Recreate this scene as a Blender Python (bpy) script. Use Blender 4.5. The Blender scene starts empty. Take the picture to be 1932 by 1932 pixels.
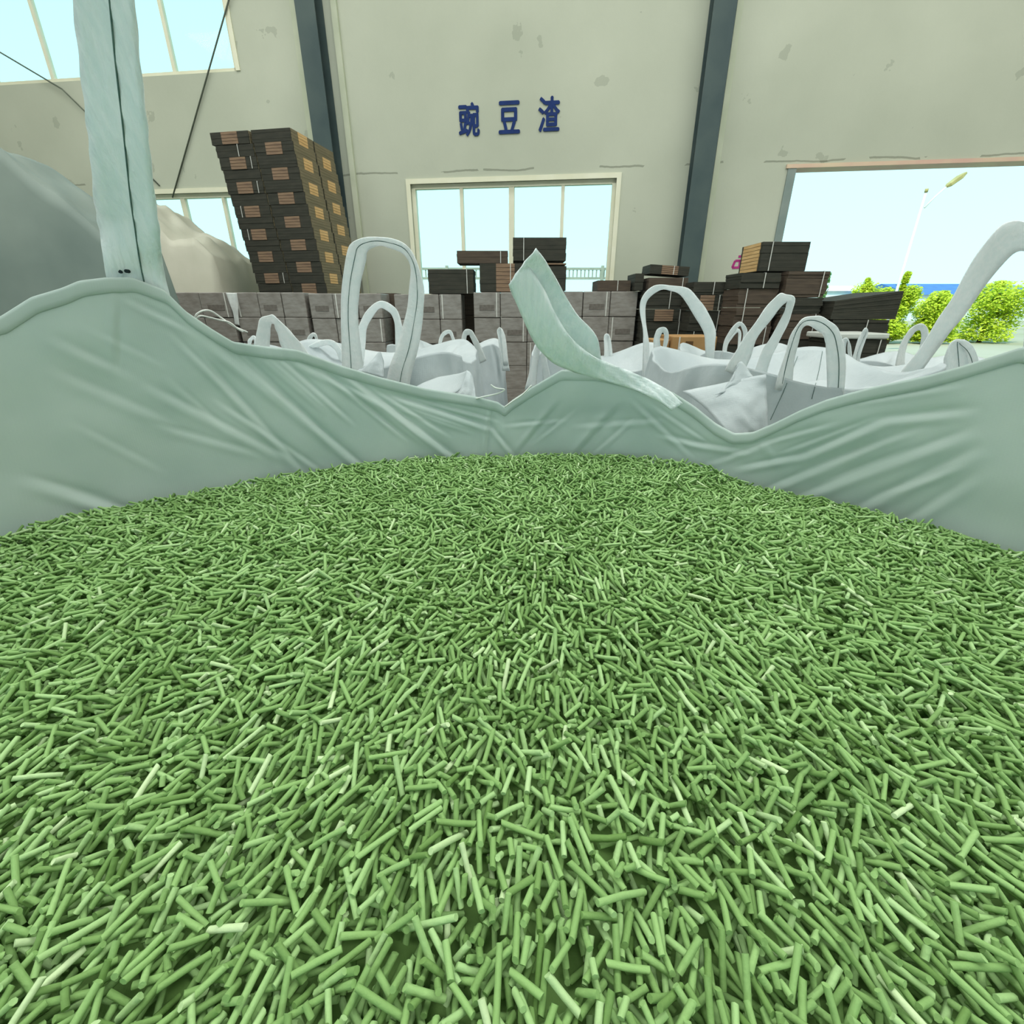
import bpy, bmesh, math, random
import numpy as np
from mathutils import Vector, Matrix, noise

random.seed(7)
rng = np.random.default_rng(11)
scene = bpy.context.scene
C = scene.collection

# ---------------------------------------------------------------- camera
F = 883.0                       # focal length in pixels of the 1932 frame
PITCH = math.radians(23.6)
CAMZ = 1.65
cp, sp = math.cos(PITCH), math.sin(PITCH)
cam_d = bpy.data.cameras.new('camera')
cam_d.sensor_width = 36.0
cam_d.lens = F / 1932.0 * 36.0
cam_d.clip_start = 0.02
cam_d.clip_end = 500
cam = bpy.data.objects.new('camera', cam_d)
cam.location = (0, 0, CAMZ)
cam.rotation_euler = (math.pi / 2 - PITCH, 0, 0)
C.objects.link(cam)
scene.camera = cam

# ---------------------------------------------------------------- colour management
vs = scene.view_settings
vs.view_transform = 'Standard'
vs.look = 'None'
vs.exposure = 0.0
vs.gamma = 1.0
vs.use_curve_mapping = False

# ---------------------------------------------------------------- world, sun, added area lights
world = bpy.data.worlds.new('world')
scene.world = world
world.use_nodes = True
wn = world.node_tree
wn.nodes.clear()
w_out = wn.nodes.new('ShaderNodeOutputWorld')
w_bg = wn.nodes.new('ShaderNodeBackground')
w_tc = wn.nodes.new('ShaderNodeTexCoord')
w_sep = wn.nodes.new('ShaderNodeSeparateXYZ')
w_ramp = wn.nodes.new('ShaderNodeValToRGB')
w_ramp.color_ramp.elements[0].position = 0.0
w_ramp.color_ramp.elements[0].color = (0.55, 0.88, 0.88, 1)
w_ramp.color_ramp.elements[1].position = 0.6
w_ramp.color_ramp.elements[1].color = (0.36, 0.78, 0.92, 1)
w_bg.inputs['Strength'].default_value = 1.6
wn.links.new(w_tc.outputs['Generated'], w_sep.inputs[0])
wn.links.new(w_sep.outputs['Z'], w_ramp.inputs[0])
wn.links.new(w_ramp.outputs[0], w_bg.inputs['Color'])
wn.links.new(w_bg.outputs[0], w_out.inputs['Surface'])

sun_d = bpy.data.lights.new('sun', 'SUN')
sun_d.energy = 4.5
sun_d.angle = 0.01
sun_d.color = (1.0, 0.95, 0.84)
sun = bpy.data.objects.new('sun', sun_d)
sun.rotation_euler = (math.radians(42), 0, math.radians(-35))
C.objects.link(sun)

YAW = math.radians(-7.0)        # the hall is turned a little: its right side is nearer
WALL_D = 9.0
cy_, sy_ = math.cos(YAW), math.sin(YAW)
def hall(x, y, z=0.0):
    return Vector((x * cy_ - y * sy_, x * sy_ + y * cy_, z))

# area lights added below the closed roof, in place of unseen skylights
SKY_Y = (-3.2, 1.6, 6.4)
ROOF_Z = 8.6
for k, yy in enumerate(SKY_Y):
    ld = bpy.data.lights.new('added_roof_fill', 'AREA')
    ld.shape = 'RECTANGLE'
    ld.size = 22.0
    ld.size_y = 1.5
    ld.energy = (420, 1000, 420)[k]
    ld.color = (0.98, 1.0, 0.95)
    lo = bpy.data.objects.new('added_roof_fill', ld)
    lo.location = hall(0, yy, ROOF_Z - 0.06)
    lo.rotation_euler = (0, 0, YAW)
    C.objects.link(lo)

# frontal fill lamp added behind the camera, set in an unseen made-up gate
ADDED_GATE = (-5.0, 5.0, 0.0, 4.6)
HY0 = -11.0
gd = bpy.data.lights.new('added_gate_fill', 'AREA')
gd.shape = 'RECTANGLE'; gd.size = ADDED_GATE[1] - ADDED_GATE[0]; gd.size_y = ADDED_GATE[3]
gd.energy = 230; gd.color = (0.86, 1.0, 1.0)
go = bpy.data.objects.new('added_gate_fill', gd)
go.location = hall(0, HY0 - 0.1, ADDED_GATE[3] / 2)
go.rotation_euler = (math.pi / 2, 0, YAW)
C.objects.link(go)

# ---------------------------------------------------------------- pixel helpers (real places from the photograph's rays)
def ray(px, py):
    u, v = (px - 966) / F, (966 - py) / F
    return Vector((u, cp + v * sp, -sp + v * cp))
def at(px, py, Y):
    d = ray(px, py)
    s = Y / d.y
    return Vector((d.x * s, Y, CAMZ + d.z * s))
def on_wall(px, py, D=WALL_D):
    d = ray(px, py)
    dx, dy = d.x * cy_ + d.y * sy_, -d.x * sy_ + d.y * cy_
    s = D / dy
    return dx * s, CAMZ + d.z * s           # hall x, z
def pix(p):
    x, y, z = p[0], p[1], p[2] - CAMZ
    dep = y * cp - z * sp
    return 966 + F * x / dep, 966 - F * (y * sp + z * cp) / dep

# ---------------------------------------------------------------- materials
def srgb(r, g, b):
    f = lambda c: (c / 255 / 12.92) if c / 255 <= 0.04045 else ((c / 255 + 0.055) / 1.055) ** 2.4
    return (f(r), f(g), f(b), 1)
def mat(name, col, rough=0.7, col2=None, nscale=6.0, detail=4, bump=0.0, bscale=None, spec=0.3, metal=0.0,
        stretch=(1, 1, 1), translucent=0.0):
    m = bpy.data.materials.new(name)
    m.use_nodes = True
    nt = m.node_tree
    b = nt.nodes['Principled BSDF']
    out = nt.nodes['Material Output']
    b.inputs['Roughness'].default_value = rough
    b.inputs['Specular IOR Level'].default_value = spec
    b.inputs['Metallic'].default_value = metal
    b.inputs['Base Color'].default_value = col
    tc = nt.nodes.new('ShaderNodeTexCoord')
    mp = nt.nodes.new('ShaderNodeMapping')
    mp.inputs['Scale'].default_value = stretch
    nt.links.new(tc.outputs['Object'], mp.inputs[0])
    colout = None
    if col2 is not None:
        n = nt.nodes.new('ShaderNodeTexNoise')
        n.inputs['Scale'].default_value = nscale
        n.inputs['Detail'].default_value = detail
        nt.links.new(mp.outputs[0], n.inputs['Vector'])
        r = nt.nodes.new('ShaderNodeValToRGB')
        r.color_ramp.elements[0].position = 0.35
        r.color_ramp.elements[1].position = 0.68
        r.color_ramp.elements[0].color = col
        r.color_ramp.elements[1].color = col2
        nt.links.new(n.outputs['Fac'], r.inputs[0])
        nt.links.new(r.outputs[0], b.inputs['Base Color'])
        colout = r.outputs[0]
    bo = None
    if bump > 0:
        n2 = nt.nodes.new('ShaderNodeTexNoise')
        n2.inputs['Scale'].default_value = bscale or nscale
        n2.inputs['Detail'].default_value = 3
        nt.links.new(mp.outputs[0], n2.inputs['Vector'])
        bp = nt.nodes.new('ShaderNodeBump')
        bp.inputs['Strength'].default_value = bump
        bp.inputs['Distance'].default_value = 0.01
        nt.links.new(n2.outputs['Fac'], bp.inputs['Height'])
        nt.links.new(bp.outputs[0], b.inputs['Normal'])
        bo = bp.outputs[0]
    if translucent > 0:
        t = nt.nodes.new('ShaderNodeBsdfTranslucent')
        t.inputs['Color'].default_value = col
        if colout: nt.links.new(colout, t.inputs['Color'])
        if bo: nt.links.new(bo, t.inputs['Normal'])
        mx = nt.nodes.new('ShaderNodeMixShader')
        mx.inputs[0].default_value = translucent
        nt.links.new(b.outputs[0], mx.inputs[1])
        nt.links.new(t.outputs[0], mx.inputs[2])
        nt.links.new(mx.outputs[0], out.inputs['Surface'])
    m['tc'] = 1
    return m

M = {}
def woven(name, col, col2, translucent, weave=420.0, wb=0.25):
    """white woven polypropylene: fine tape weave in relief, soft blotches in colour, some light shining through"""
    m = mat(name, col, 0.55, col2, 5.0, 4, 0.0, translucent=translucent)
    nt = m.node_tree
    b = nt.nodes['Principled BSDF']
    tc = [n for n in nt.nodes if n.type == 'TEX_COORD'][0]
    bps = []
    for d in ('X', 'Z'):
        w = nt.nodes.new('ShaderNodeTexWave')
        w.bands_direction = d
        w.inputs['Scale'].default_value = weave / 3.0
        w.inputs['Distortion'].default_value = 1.5
        nt.links.new(tc.outputs['Object'], w.inputs['Vector'])
        bps.append(w.outputs['Fac'])
    n2 = nt.nodes.new('ShaderNodeTexNoise')
    n2.inputs['Scale'].default_value = 28
    n2.inputs['Detail'].default_value = 5
    nt.links.new(tc.outputs['Object'], n2.inputs['Vector'])
    a = nt.nodes.new('ShaderNodeMath'); a.operation = 'ADD'
    nt.links.new(bps[0], a.inputs[0]); nt.links.new(bps[1], a.inputs[1])
    s = nt.nodes.new('ShaderNodeMath'); s.operation = 'MULTIPLY_ADD'
    s.inputs[1].default_value = 0.06
    nt.links.new(a.outputs[0], s.inputs[0])
    nt.links.new(n2.outputs['Fac'], s.inputs[2])
    bp = nt.nodes.new('ShaderNodeBump')
    bp.inputs['Strength'].default_value = wb
    bp.inputs['Distance'].default_value = 0.012
    nt.links.new(s.outputs[0], bp.inputs['Height'])
    nt.links.new(bp.outputs[0], b.inputs['Normal'])
    return m

M['bag'] = woven('bag_inside_fabric', srgb(192, 209, 204), srgb(208, 221, 216), 0.34, wb=0.07)
M['strap'] = mat('strap_webbing', srgb(228, 240, 240), 0.6, srgb(240, 247, 247), 90, 2, 0.35, 160, stretch=(1, 1, 0.12), translucent=0.25)
M['whitebag'] = woven('white_bag_fabric', srgb(196, 206, 209), srgb(214, 222, 224), 0.25, wb=0.35)
M['whitestrap'] = mat('white_strap_webbing', srgb(240, 245, 245), 0.6, srgb(247, 249, 249), 60, 2, 0.25, 120, translucent=0.42)
M['thread'] = mat('dark_stitching_thread', srgb(70, 98, 92), 0.8, srgb(90, 116, 108), 80, 2)
M['string'] = mat('white_string', srgb(230, 232, 228), 0.7, srgb(210, 214, 210), 40, 2)
M['ink'] = mat('black_ink_mark', srgb(14, 30, 34), 0.7, srgb(24, 40, 42), 50, 2)
M['column'] = mat('grey_painted_steel', srgb(62, 78, 80), 0.55, srgb(80, 94, 92), 1.5, 4, 0.1, 12)
M['trim'] = mat('pale_trim_paint', srgb(188, 194, 170), 0.7, srgb(200, 204, 182), 3, 3)
M['frame'] = mat('cream_window_frame', srgb(226, 224, 198), 0.5, srgb(234, 232, 210), 3, 3)
M['jamb'] = mat('grey_door_jamb', srgb(128, 142, 138), 0.6, srgb(144, 154, 148), 3, 3)
M['lintel'] = mat('pinkish_door_lintel', srgb(214, 176, 160), 0.6, srgb(220, 200, 170), 2, 3)
M['grey_carton'] = mat('grey_wrapped_carton', srgb(124, 118, 112), 0.4, srgb(150, 146, 140), 7, 5, 0.25, 30, 0.5, stretch=(1, 1, 4))
M['brown_carton'] = mat('tan_cardboard', srgb(158, 122, 78), 0.8, srgb(172, 136, 92), 4, 4, 0.1, 40)
M['dark_board'] = mat('dark_printed_board', srgb(50, 51, 44), 0.75, srgb(64, 62, 54), 5, 4, 0.2, 60, stretch=(1, 1, 6))
M['mid_board'] = mat('brown_board_edges', srgb(74, 64, 56), 0.8, srgb(92, 80, 68), 5, 4, 0.2, 80, stretch=(1, 1, 14))
M['patch'] = mat('pale_board_ends', srgb(122, 100, 84), 0.8, srgb(148, 122, 98), 6, 3, 0.2, 80, stretch=(1, 1, 12))
M['edges'] = mat('door_lit_side_tone', srgb(112, 104, 82), 0.8, srgb(132, 120, 94), 5, 4, 0.2, 80, stretch=(1, 1, 14))  # light from the door put into the colour of the right faces
M['litpatch'] = mat('lit_tan_board_ends', srgb(206, 166, 112), 0.8, srgb(222, 186, 132), 6, 3, 0.2, 80, stretch=(1, 1, 12))  # lighter copy of the board ends, light on the side faces painted in
M['print'] = mat('dark_box_print', srgb(98, 92, 86), 0.6, srgb(116, 110, 104), 30, 3)
M['brownprint'] = mat('brown_box_print', srgb(84, 60, 34), 0.7, srgb(98, 72, 42), 30, 3)
M['tape'] = mat('white_strapping_band', srgb(196, 196, 190), 0.4, srgb(214, 214, 208), 20, 2)
M['film'] = mat('clear_wrap_film', srgb(190, 194, 192), 0.25, srgb(214, 218, 216), 12, 4, 0.4, 25, 0.6)
M['tarp'] = mat('beige_white_tarp', srgb(190, 190, 172), 0.5, srgb(206, 204, 188), 1.4, 5, 0.5, 5, translucent=0.12)
M['greytarp'] = mat('grey_sheet', srgb(120, 134, 128), 0.55, srgb(144, 156, 148), 1.1, 4, 0.4, 5, translucent=0.15)
M['blue'] = mat('blue_wall_paint', srgb(14, 42, 98), 0.7, srgb(20, 50, 110), 8, 3)
M['pink'] = mat('magenta_wall_paint', srgb(168, 40, 120), 0.7, srgb(182, 60, 132), 8, 3)
M['floor'] = mat('concrete_floor', srgb(128, 126, 118), 0.6, srgb(150, 148, 138), 0.8, 6, 0.2, 20)
M['roof'] = mat('roof_sheet', srgb(196, 200, 196), 0.6, srgb(208, 212, 206), 0.6, 3)
M['skylight'] = mat('translucent_roof_panel', srgb(225, 232, 226), 0.5, srgb(235, 240, 235), 1, 2, translucent=0.5)
M['ground'] = mat('outdoor_ground', srgb(170, 164, 146), 0.9, srgb(150, 148, 120), 0.15, 6)
M['lamp_white'] = mat('white_lamp_post', srgb(236, 236, 230), 0.4, srgb(226, 228, 222), 2, 2)
M['lamp_head'] = mat('yellow_grey_lamp_head', srgb(160, 150, 96), 0.5, srgb(176, 166, 110), 5, 2)
M['blue_roof'] = mat('blue_metal_roof', srgb(52, 96, 160), 0.5, srgb(62, 108, 170), 1, 2)
M['far_wall'] = mat('pale_building_wall', srgb(200, 214, 216), 0.7, srgb(210, 222, 222), 1, 2)
M['bark'] = mat('tree_bark', srgb(96, 80, 60), 0.9, srgb(116, 98, 74), 8, 4, 0.4, 20)
M['leaf'] = mat('sunlit_yellow_green_leaves', srgb(176, 198, 44), 0.55, srgb(208, 222, 72), 1.8, 4, translucent=0.35)
M['leaf2'] = mat('dull_green_leaves', srgb(96, 150, 84), 0.55, srgb(136, 176, 110), 1.8, 4, translucent=0.35)
M['fence'] = mat('grey_fence_paint', srgb(150, 158, 148), 0.5, srgb(166, 172, 160), 3, 2)
M['wire'] = mat('dark_cord', srgb(92, 100, 88), 0.7, srgb(104, 112, 98), 10, 2)
M['pallet'] = mat('pallet_wood', srgb(140, 116, 86), 0.85, srgb(164, 138, 104), 3, 5, 0.3, 30, stretch=(1, 6, 6))
M['whitesheet'] = mat('pale_cover_sheet', srgb(190, 194, 188), 0.5, srgb(206, 210, 204), 3, 3)

# plaster wall: blotches, and a broken horizontal crack with hairlines
def wall_mat():
    m = mat('stained_plaster_wall', srgb(180, 184, 167), 0.85, srgb(196, 199, 182), 0.45, 6, 0.25, 9)
    nt = m.node_tree
    b = nt.nodes['Principled BSDF']
    base = b.inputs['Base Color'].links[0].from_socket
    tc = [n for n in nt.nodes if n.type == 'TEX_COORD'][0]
    sep = nt.nodes.new('ShaderNodeSeparateXYZ')
    nt.links.new(tc.outputs['Object'], sep.inputs[0])
    def math_(op, a, b_=None, c=None):
        n = nt.nodes.new('ShaderNodeMath'); n.operation = op
        for i, v in enumerate((a, b_, c)):
            if v is None: continue
            if isinstance(v, (int, float)): n.inputs[i].default_value = v
            else: nt.links.new(v, n.inputs[i])
        return n.outputs[0]
    def nz(scale, detail=3, vec=None):
        n = nt.nodes.new('ShaderNodeTexNoise')
        n.inputs['Scale'].default_value = scale; n.inputs['Detail'].default_value = detail
        nt.links.new(vec or tc.outputs['Object'], n.inputs['Vector'])
        return n.outputs['Fac']
    zc = on_wall(965, 322)[1]
    wob = math_('MULTIPLY_ADD', nz(1.3, 6), 0.16, -0.08)
    d = math_('ABSOLUTE', math_('ADD', math_('SUBTRACT', sep.outputs['Z'], zc), wob))
    line = math_('LESS_THAN', d, 0.013)
    brk = math_('GREATER_THAN', nz(0.9, 4), 0.47)
    crack = math_('MULTIPLY', math_('MULTIPLY', line, brk), 0.55)
    # fine grey soil spots
    sp_ = math_('MULTIPLY', math_('GREATER_THAN', nz(2.6, 8), 0.70), 0.25)
    fac = math_('MINIMUM', math_('ADD', crack, sp_), 1.0)
    mx = nt.nodes.new('ShaderNodeMix'); mx.data_type = 'RGBA'
    nt.links.new(fac, mx.inputs[0])
    nt.links.new(base, mx.inputs[6])
    mx.inputs[7].default_value = srgb(104, 108, 92)
    nt.links.new(mx.outputs[2], b.inputs['Base Color'])
    return m
M['wall'] = wall_mat()

def glass_mat():
    m = bpy.data.materials.new('window_glass')
    m.use_nodes = True
    nt = m.node_tree; nt.nodes.clear()
    o = nt.nodes.new('ShaderNodeOutputMaterial')
    t = nt.nodes.new('ShaderNodeBsdfTransparent'); t.inputs[0].default_value = (0.97, 1.0, 0.99, 1)
    g = nt.nodes.new('ShaderNodeBsdfGlossy'); g.inputs['Roughness'].default_value = 0.05
    f = nt.nodes.new('ShaderNodeFresnel'); f.inputs[0].default_value = 1.12
    mx = nt.nodes.new('ShaderNodeMixShader')
    nt.links.new(f.outputs[0], mx.inputs[0]); nt.links.new(t.outputs[0], mx.inputs[1]); nt.links.new(g.outputs[0], mx.inputs[2])
    nt.links.new(mx.outputs[0], o.inputs[0])
    return m
M['glass'] = glass_mat()

def pellet_mat():
    m = bpy.data.materials.new('green_pellet')
    m.use_nodes = True
    nt = m.node_tree
    b = nt.nodes['Principled BSDF']
    b.inputs['Roughness'].default_value = 0.75
    b.inputs['Specular IOR Level'].default_value = 0.25
    at_ = nt.nodes.new('ShaderNodeAttribute'); at_.attribute_name = 'tint'
    r = nt.nodes.new('ShaderNodeValToRGB')
    e = r.color_ramp.elements
    e[0].position = 0.0; e[0].color = srgb(98, 132, 68)
    e[1].position = 1.0; e[1].color = srgb(192, 214, 166)
    k = e.new(0.55); k.color = srgb(140, 177, 110)
    k = e.new(0.85); k.color = srgb(164, 197, 138)
    nt.links.new(at_.outputs['Fac'], r.inputs[0])
    tc = nt.nodes.new('ShaderNodeTexCoord')
    n = nt.nodes.new('ShaderNodeTexNoise'); n.inputs['Scale'].default_value = 260; n.inputs['Detail'].default_value = 3
    nt.links.new(tc.outputs['Object'], n.inputs['Vector'])
    mx = nt.nodes.new('ShaderNodeMix'); mx.data_type = 'RGBA'; mx.blend_type = 'MULTIPLY'
    mx.inputs[0].default_value = 0.25
    nt.links.new(r.outputs[0], mx.inputs[6]); nt.links.new(n.outputs['Color'], mx.inputs[7])
    nt.links.new(r.outputs[0], b.inputs['Base Color'])
    bp = nt.nodes.new('ShaderNodeBump'); bp.inputs['Strength'].default_value = 0.35; bp.inputs['Distance'].default_value = 0.002
    nt.links.new(n.outputs['Fac'], bp.inputs['Height']); nt.links.new(bp.outputs[0], b.inputs['Normal'])
    return m
M['pellet'] = pellet_mat()

# ---------------------------------------------------------------- object helpers
def link(name, me, m, parent=None, loc=None):
    o = bpy.data.objects.new(name, me)
    if m is not None and not me.materials: me.materials.append(m)
    C.objects.link(o)
    if parent is not None: o.parent = parent
    if loc is not None: o.location = loc
    return o
def tag(o, label=None, cat=None, group=None, kind=None):
    if label: o['label'] = label
    if cat: o['category'] = cat
    if group: o['group'] = group
    if kind: o['kind'] = kind
    return o
def empty(name, loc=(0, 0, 0), rz=0.0):
    o = bpy.data.objects.new(name, None)
    o.empty_display_size = 0.1
    o.location = loc; o.rotation_euler = (0, 0, rz)
    C.objects.link(o)
    return o
BOXF = [(0, 3, 2, 1), (4, 5, 6, 7), (0, 1, 5, 4), (1, 2, 6, 5), (2, 3, 7, 6), (3, 0, 4, 7)]
class MB:
    def __init__(s): s.v = []; s.f = []
    def box(s, x0, x1, y0, y1, z0, z1):
        n = len(s.v)
        s.v += [(x0, y0, z0), (x1, y0, z0), (x1, y1, z0), (x0, y1, z0), (x0, y0, z1), (x1, y0, z1), (x1, y1, z1), (x0, y1, z1)]
        s.f += [tuple(i + n for i in q) for q in BOXF]
        return s
    def tube(s, pts, r, n=8, r1=None, cap=True):
        pts = [Vector(p) for p in pts]
        b = len(s.v)
        for i, p in enumerate(pts):
            t = (pts[min(i + 1, len(pts) - 1)] - pts[max(i - 1, 0)]).normalized()
            a = t.cross(Vector((0.13, 0.31, 0.94)))
            if a.length < 1e-3: a = t.cross(Vector((1, 0, 0)))
            a.normalize(); c = t.cross(a)
            rr = r if r1 is None else r + (r1 - r) * i / max(1, len(pts) - 1)
            for k in range(n):
                an = 2 * math.pi * k / n
                s.v.append(tuple(p + a * (rr * math.cos(an)) + c * (rr * math.sin(an))))
        for i in range(len(pts) - 1):
            for k in range(n):
                k2 = (k + 1) % n
                s.f.append((b + i * n + k, b + i * n + k2, b + (i + 1) * n + k2, b + (i + 1) * n + k))
        if cap:
            s.f.append(tuple(b + k for k in range(n))[::-1])
            s.f.append(tuple(b + (len(pts) - 1) * n + k for k in range(n)))
        return s
    def mesh(s, name, off=(0, 0, 0), smooth=False):
        me = bpy.data.meshes.new(name)
        me.from_pydata([(a - off[0], b - off[1], c - off[2]) for a, b, c in s.v], [], s.f)
        if smooth: me.polygons.foreach_set('use_smooth', [True] * len(me.polygons))
        me.update()
        return me
    def build(s, name, m, parent=None, off=(0, 0, 0), loc=None, smooth=False, bevel=0.0):
        o = link(name, s.mesh(name, off, smooth), m, parent, loc)
        if bevel > 0:
            bv = o.modifiers.new('bevel', 'BEVEL'); bv.width = bevel; bv.segments = 2; bv.limit_method = 'ANGLE'
        return o
def catmull(P, n):
    """dense Catmull-Rom through rows of P"""
    P = np.asarray(P, float)
    Q = np.vstack([2 * P[0] - P[1], P, 2 * P[-1] - P[-2]])
    out = []
    for i in range(1, len(Q) - 2):
        for k in range(n):
            t = k / n
            a, b, c, d = Q[i - 1], Q[i], Q[i + 1], Q[i + 2]
            out.append(0.5 * (2 * b + (c - a) * t + (2 * a - 5 * b + 4 * c - d) * t * t + (3 * b - a - 3 * c + d) * t ** 3))
    out.append(Q[-2])
    return np.array(out)
def ribbon(name, secs, m, parent, off=(0, 0, 0), thick=0.0022, sub=8, across=6, curl=0.0, stitch=None, stitch_from=0.15, stitch_to=1.0):
    """a strap: secs are pairs of edge points (two 3-D points each); curl bows it across its width"""
    E = catmull([list(a) + list(b) for a, b in secs], sub)
    nV = len(E)
    verts, faces = [], []
    L, R = E[:, :3], E[:, 3:]
    Cn = (L + R) / 2
    T = np.gradient(Cn, axis=0)
    N = np.cross(T, R - L); N /= (np.linalg.norm(N, axis=1)[:, None] + 1e-9)
    for i in range(nV):
        for k in range(across + 1):
            t = k / across
            w = np.linalg.norm(R[i] - L[i])
            p = L[i] * (1 - t) + R[i] * t + N[i] * (curl * w * (1 - (2 * t - 1) ** 2))
            p = p + N[i] * 0.0015 * math.sin(i * 0.9 + k * 2.1)
            verts.append(tuple(p - np.array(off)))
    for i in range(nV - 1):
        for k in range(across):
            a = i * (across + 1) + k
            faces.append((a, a + 1, a + across + 2, a + across + 1))
    me = bpy.data.meshes.new(name)
    me.from_pydata(verts, [], faces)
    me.polygons.foreach_set('use_smooth', [True] * len(faces))
    o = link(name, me, m, parent)
    so = o.modifiers.new('thickness', 'SOLIDIFY'); so.thickness = thick; so.offset = 0
    if stitch is not None:
        i0, i1 = int(nV * stitch_from), int(nV * stitch_to)
        pts = []
        cam_p = np.array([0, 0, CAMZ])
        for i in range(i0, i1):
            t = stitch
            w = np.linalg.norm(R[i] - L[i])
            p = L[i] * (1 - t) + R[i] * t + N[i] * (curl * w * (1 - (2 * t - 1) ** 2))
            sgn = 1 if np.dot(N[i], cam_p - p) > 0 else -1
            pts.append(tuple(p + N[i] * sgn * (thick * 0.5 + 0.0008) - np.array(off)))
        if len(pts) > 2:
            mb = MB().tube(pts, 0.0011, 5)
            mb.build('stitching', M['thread'], o, smooth=True)['label'] = 'dark stitching line'
    return o
def secs_px(rows, Y, dy=0.0):
    """rows of (xl,yl,xr,yr[,Y]) in photograph pixels at distance Y"""
    out = []
    for r in rows:
        y = r[4] if len(r) > 4 else Y
        out.append((at(r[0], r[1], y), at(r[2], r[3], y + dy)))
    return out
ORD = ['first', 'second', 'third', 'fourth', 'fifth', 'sixth', 'seventh', 'eighth', 'ninth', 'tenth', 'eleventh', 'twelfth', 'thirteenth',
       'fourteenth', 'fifteenth', 'sixteenth', 'seventeenth', 'eighteenth', 'nineteenth', 'twentieth', 'twenty-first', 'twenty-second']

# ================================================================ THE HALL
hx0, hx1, hy0 = -15.0, 15.0, HY0
def structure(o): o['kind'] = 'structure'; return o
fl = MB(); fl.box(hx0, hx1, hy0, WALL_D + 0.25, -0.2, 0.0)
structure(fl.build('floor', M['floor'])).rotation_euler = (0, 0, YAW)

# openings of the far wall (hall x, z)
cw_x0 = on_wall(778, 400)[0]; cw_x1 = on_wall(1159, 400)[0]
cw_z1 = on_wall(965, 342)[1]; cw_z0 = on_wall(1140, 560)[1]
lw_x0 = on_wall(205, 430)[0]; lw_x1 = on_wall(505, 430)[0]
lw_z1 = on_wall(380, 364)[1]; lw_z0 = cw_z0
uw_x0 = -12.2; uw_x1 = on_wall(446, 132)[0]; uw_z0 = on_wall(380, 138)[1]; uw_z1 = uw_z0 + 1.6
dr_x0 = on_wall(1476, 385)[0]; dr_x1 = dr_x0 + 5.6; dr_z1 = on_wall(1600, 314)[1]
holes = [(cw_x0, cw_x1, cw_z0, cw_z1), (lw_x0, lw_x1, lw_z0, lw_z1), (uw_x0, uw_x1, uw_z0, uw_z1), (dr_x0, dr_x1, 0.0, dr_z1)]
def wall_with_holes(name, x0, x1, z0, z1, y, thick, holes, m):
    xs = sorted({x0, x1, *[h[0] for h in holes], *[h[1] for h in holes]})
    zs = sorted({z0, z1, *[h[2] for h in holes], *[h[3] for h in holes]})
    bm = bmesh.new(); vv = {}
    def V(x, yy, z):
        k = (round(x, 5), round(yy, 5), round(z, 5))
        if k not in vv: vv[k] = bm.verts.new((x, yy, z))
        return vv[k]
    solid = lambda i, j: 0 <= i < len(xs) - 1 and 0 <= j < len(zs) - 1 and not any(
        h[0] < (xs[i] + xs[i + 1]) / 2 < h[1] and h[2] < (zs[j] + zs[j + 1]) / 2 < h[3] for h in holes)
    for i in range(len(xs) - 1):
        for j in range(len(zs) - 1):
            if not solid(i, j): continue
            a, b, c, d = xs[i], xs[i + 1], zs[j], zs[j + 1]
            bm.faces.new((V(a, y, c), V(b, y, c), V(b, y, d), V(a, y, d)))
            bm.faces.new((V(a, y + thick, c), V(a, y + thick, d), V(b, y + thick, d), V(b, y + thick, c)))
            for (di, dj, p, q) in ((-1, 0, (a, c), (a, d)), (1, 0, (b, c), (b, d)), (0, -1, (a, c), (b, c)), (0, 1, (a, d), (b, d))):
                if not solid(i + di, j + dj):
                    bm.faces.new((V(p[0], y, p[1]), V(p[0], y + thick, p[1]), V(q[0], y + thick, q[1]), V(q[0], y, q[1])))
    bmesh.ops.recalc_face_normals(bm, faces=bm.faces)
    me = bpy.data.meshes.new(name); bm.to_mesh(me); bm.free()
    o = structure(link(name, me, m)); o.rotation_euler = (0, 0, YAW)
    return o
wall_with_holes('wall_back', hx0, hx1, 0.0, ROOF_Z, WALL_D, 0.25, holes, M['wall'])
for nm, b in (('wall_left', (hx0 - 0.25, hx0, hy0, WALL_D + 0.25)), ('wall_right', (hx1, hx1 + 0.25, hy0, WALL_D + 0.25))):
    structure(MB().box(b[0], b[1], b[2], b[3], 0, ROOF_Z).build(nm, M['wall'])).rotation_euler = (0, 0, YAW)
wall_with_holes('wall_front', hx0, hx1, 0.0, ROOF_Z, hy0 - 0.25, 0.25, [ADDED_GATE], M['wall'])
ce = structure(MB().box(hx0, hx1, hy0, WALL_D + 0.25, ROOF_Z, ROOF_Z + 0.12).build('ceiling', M['roof'])); ce.rotation_euler = (0, 0, YAW)

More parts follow.
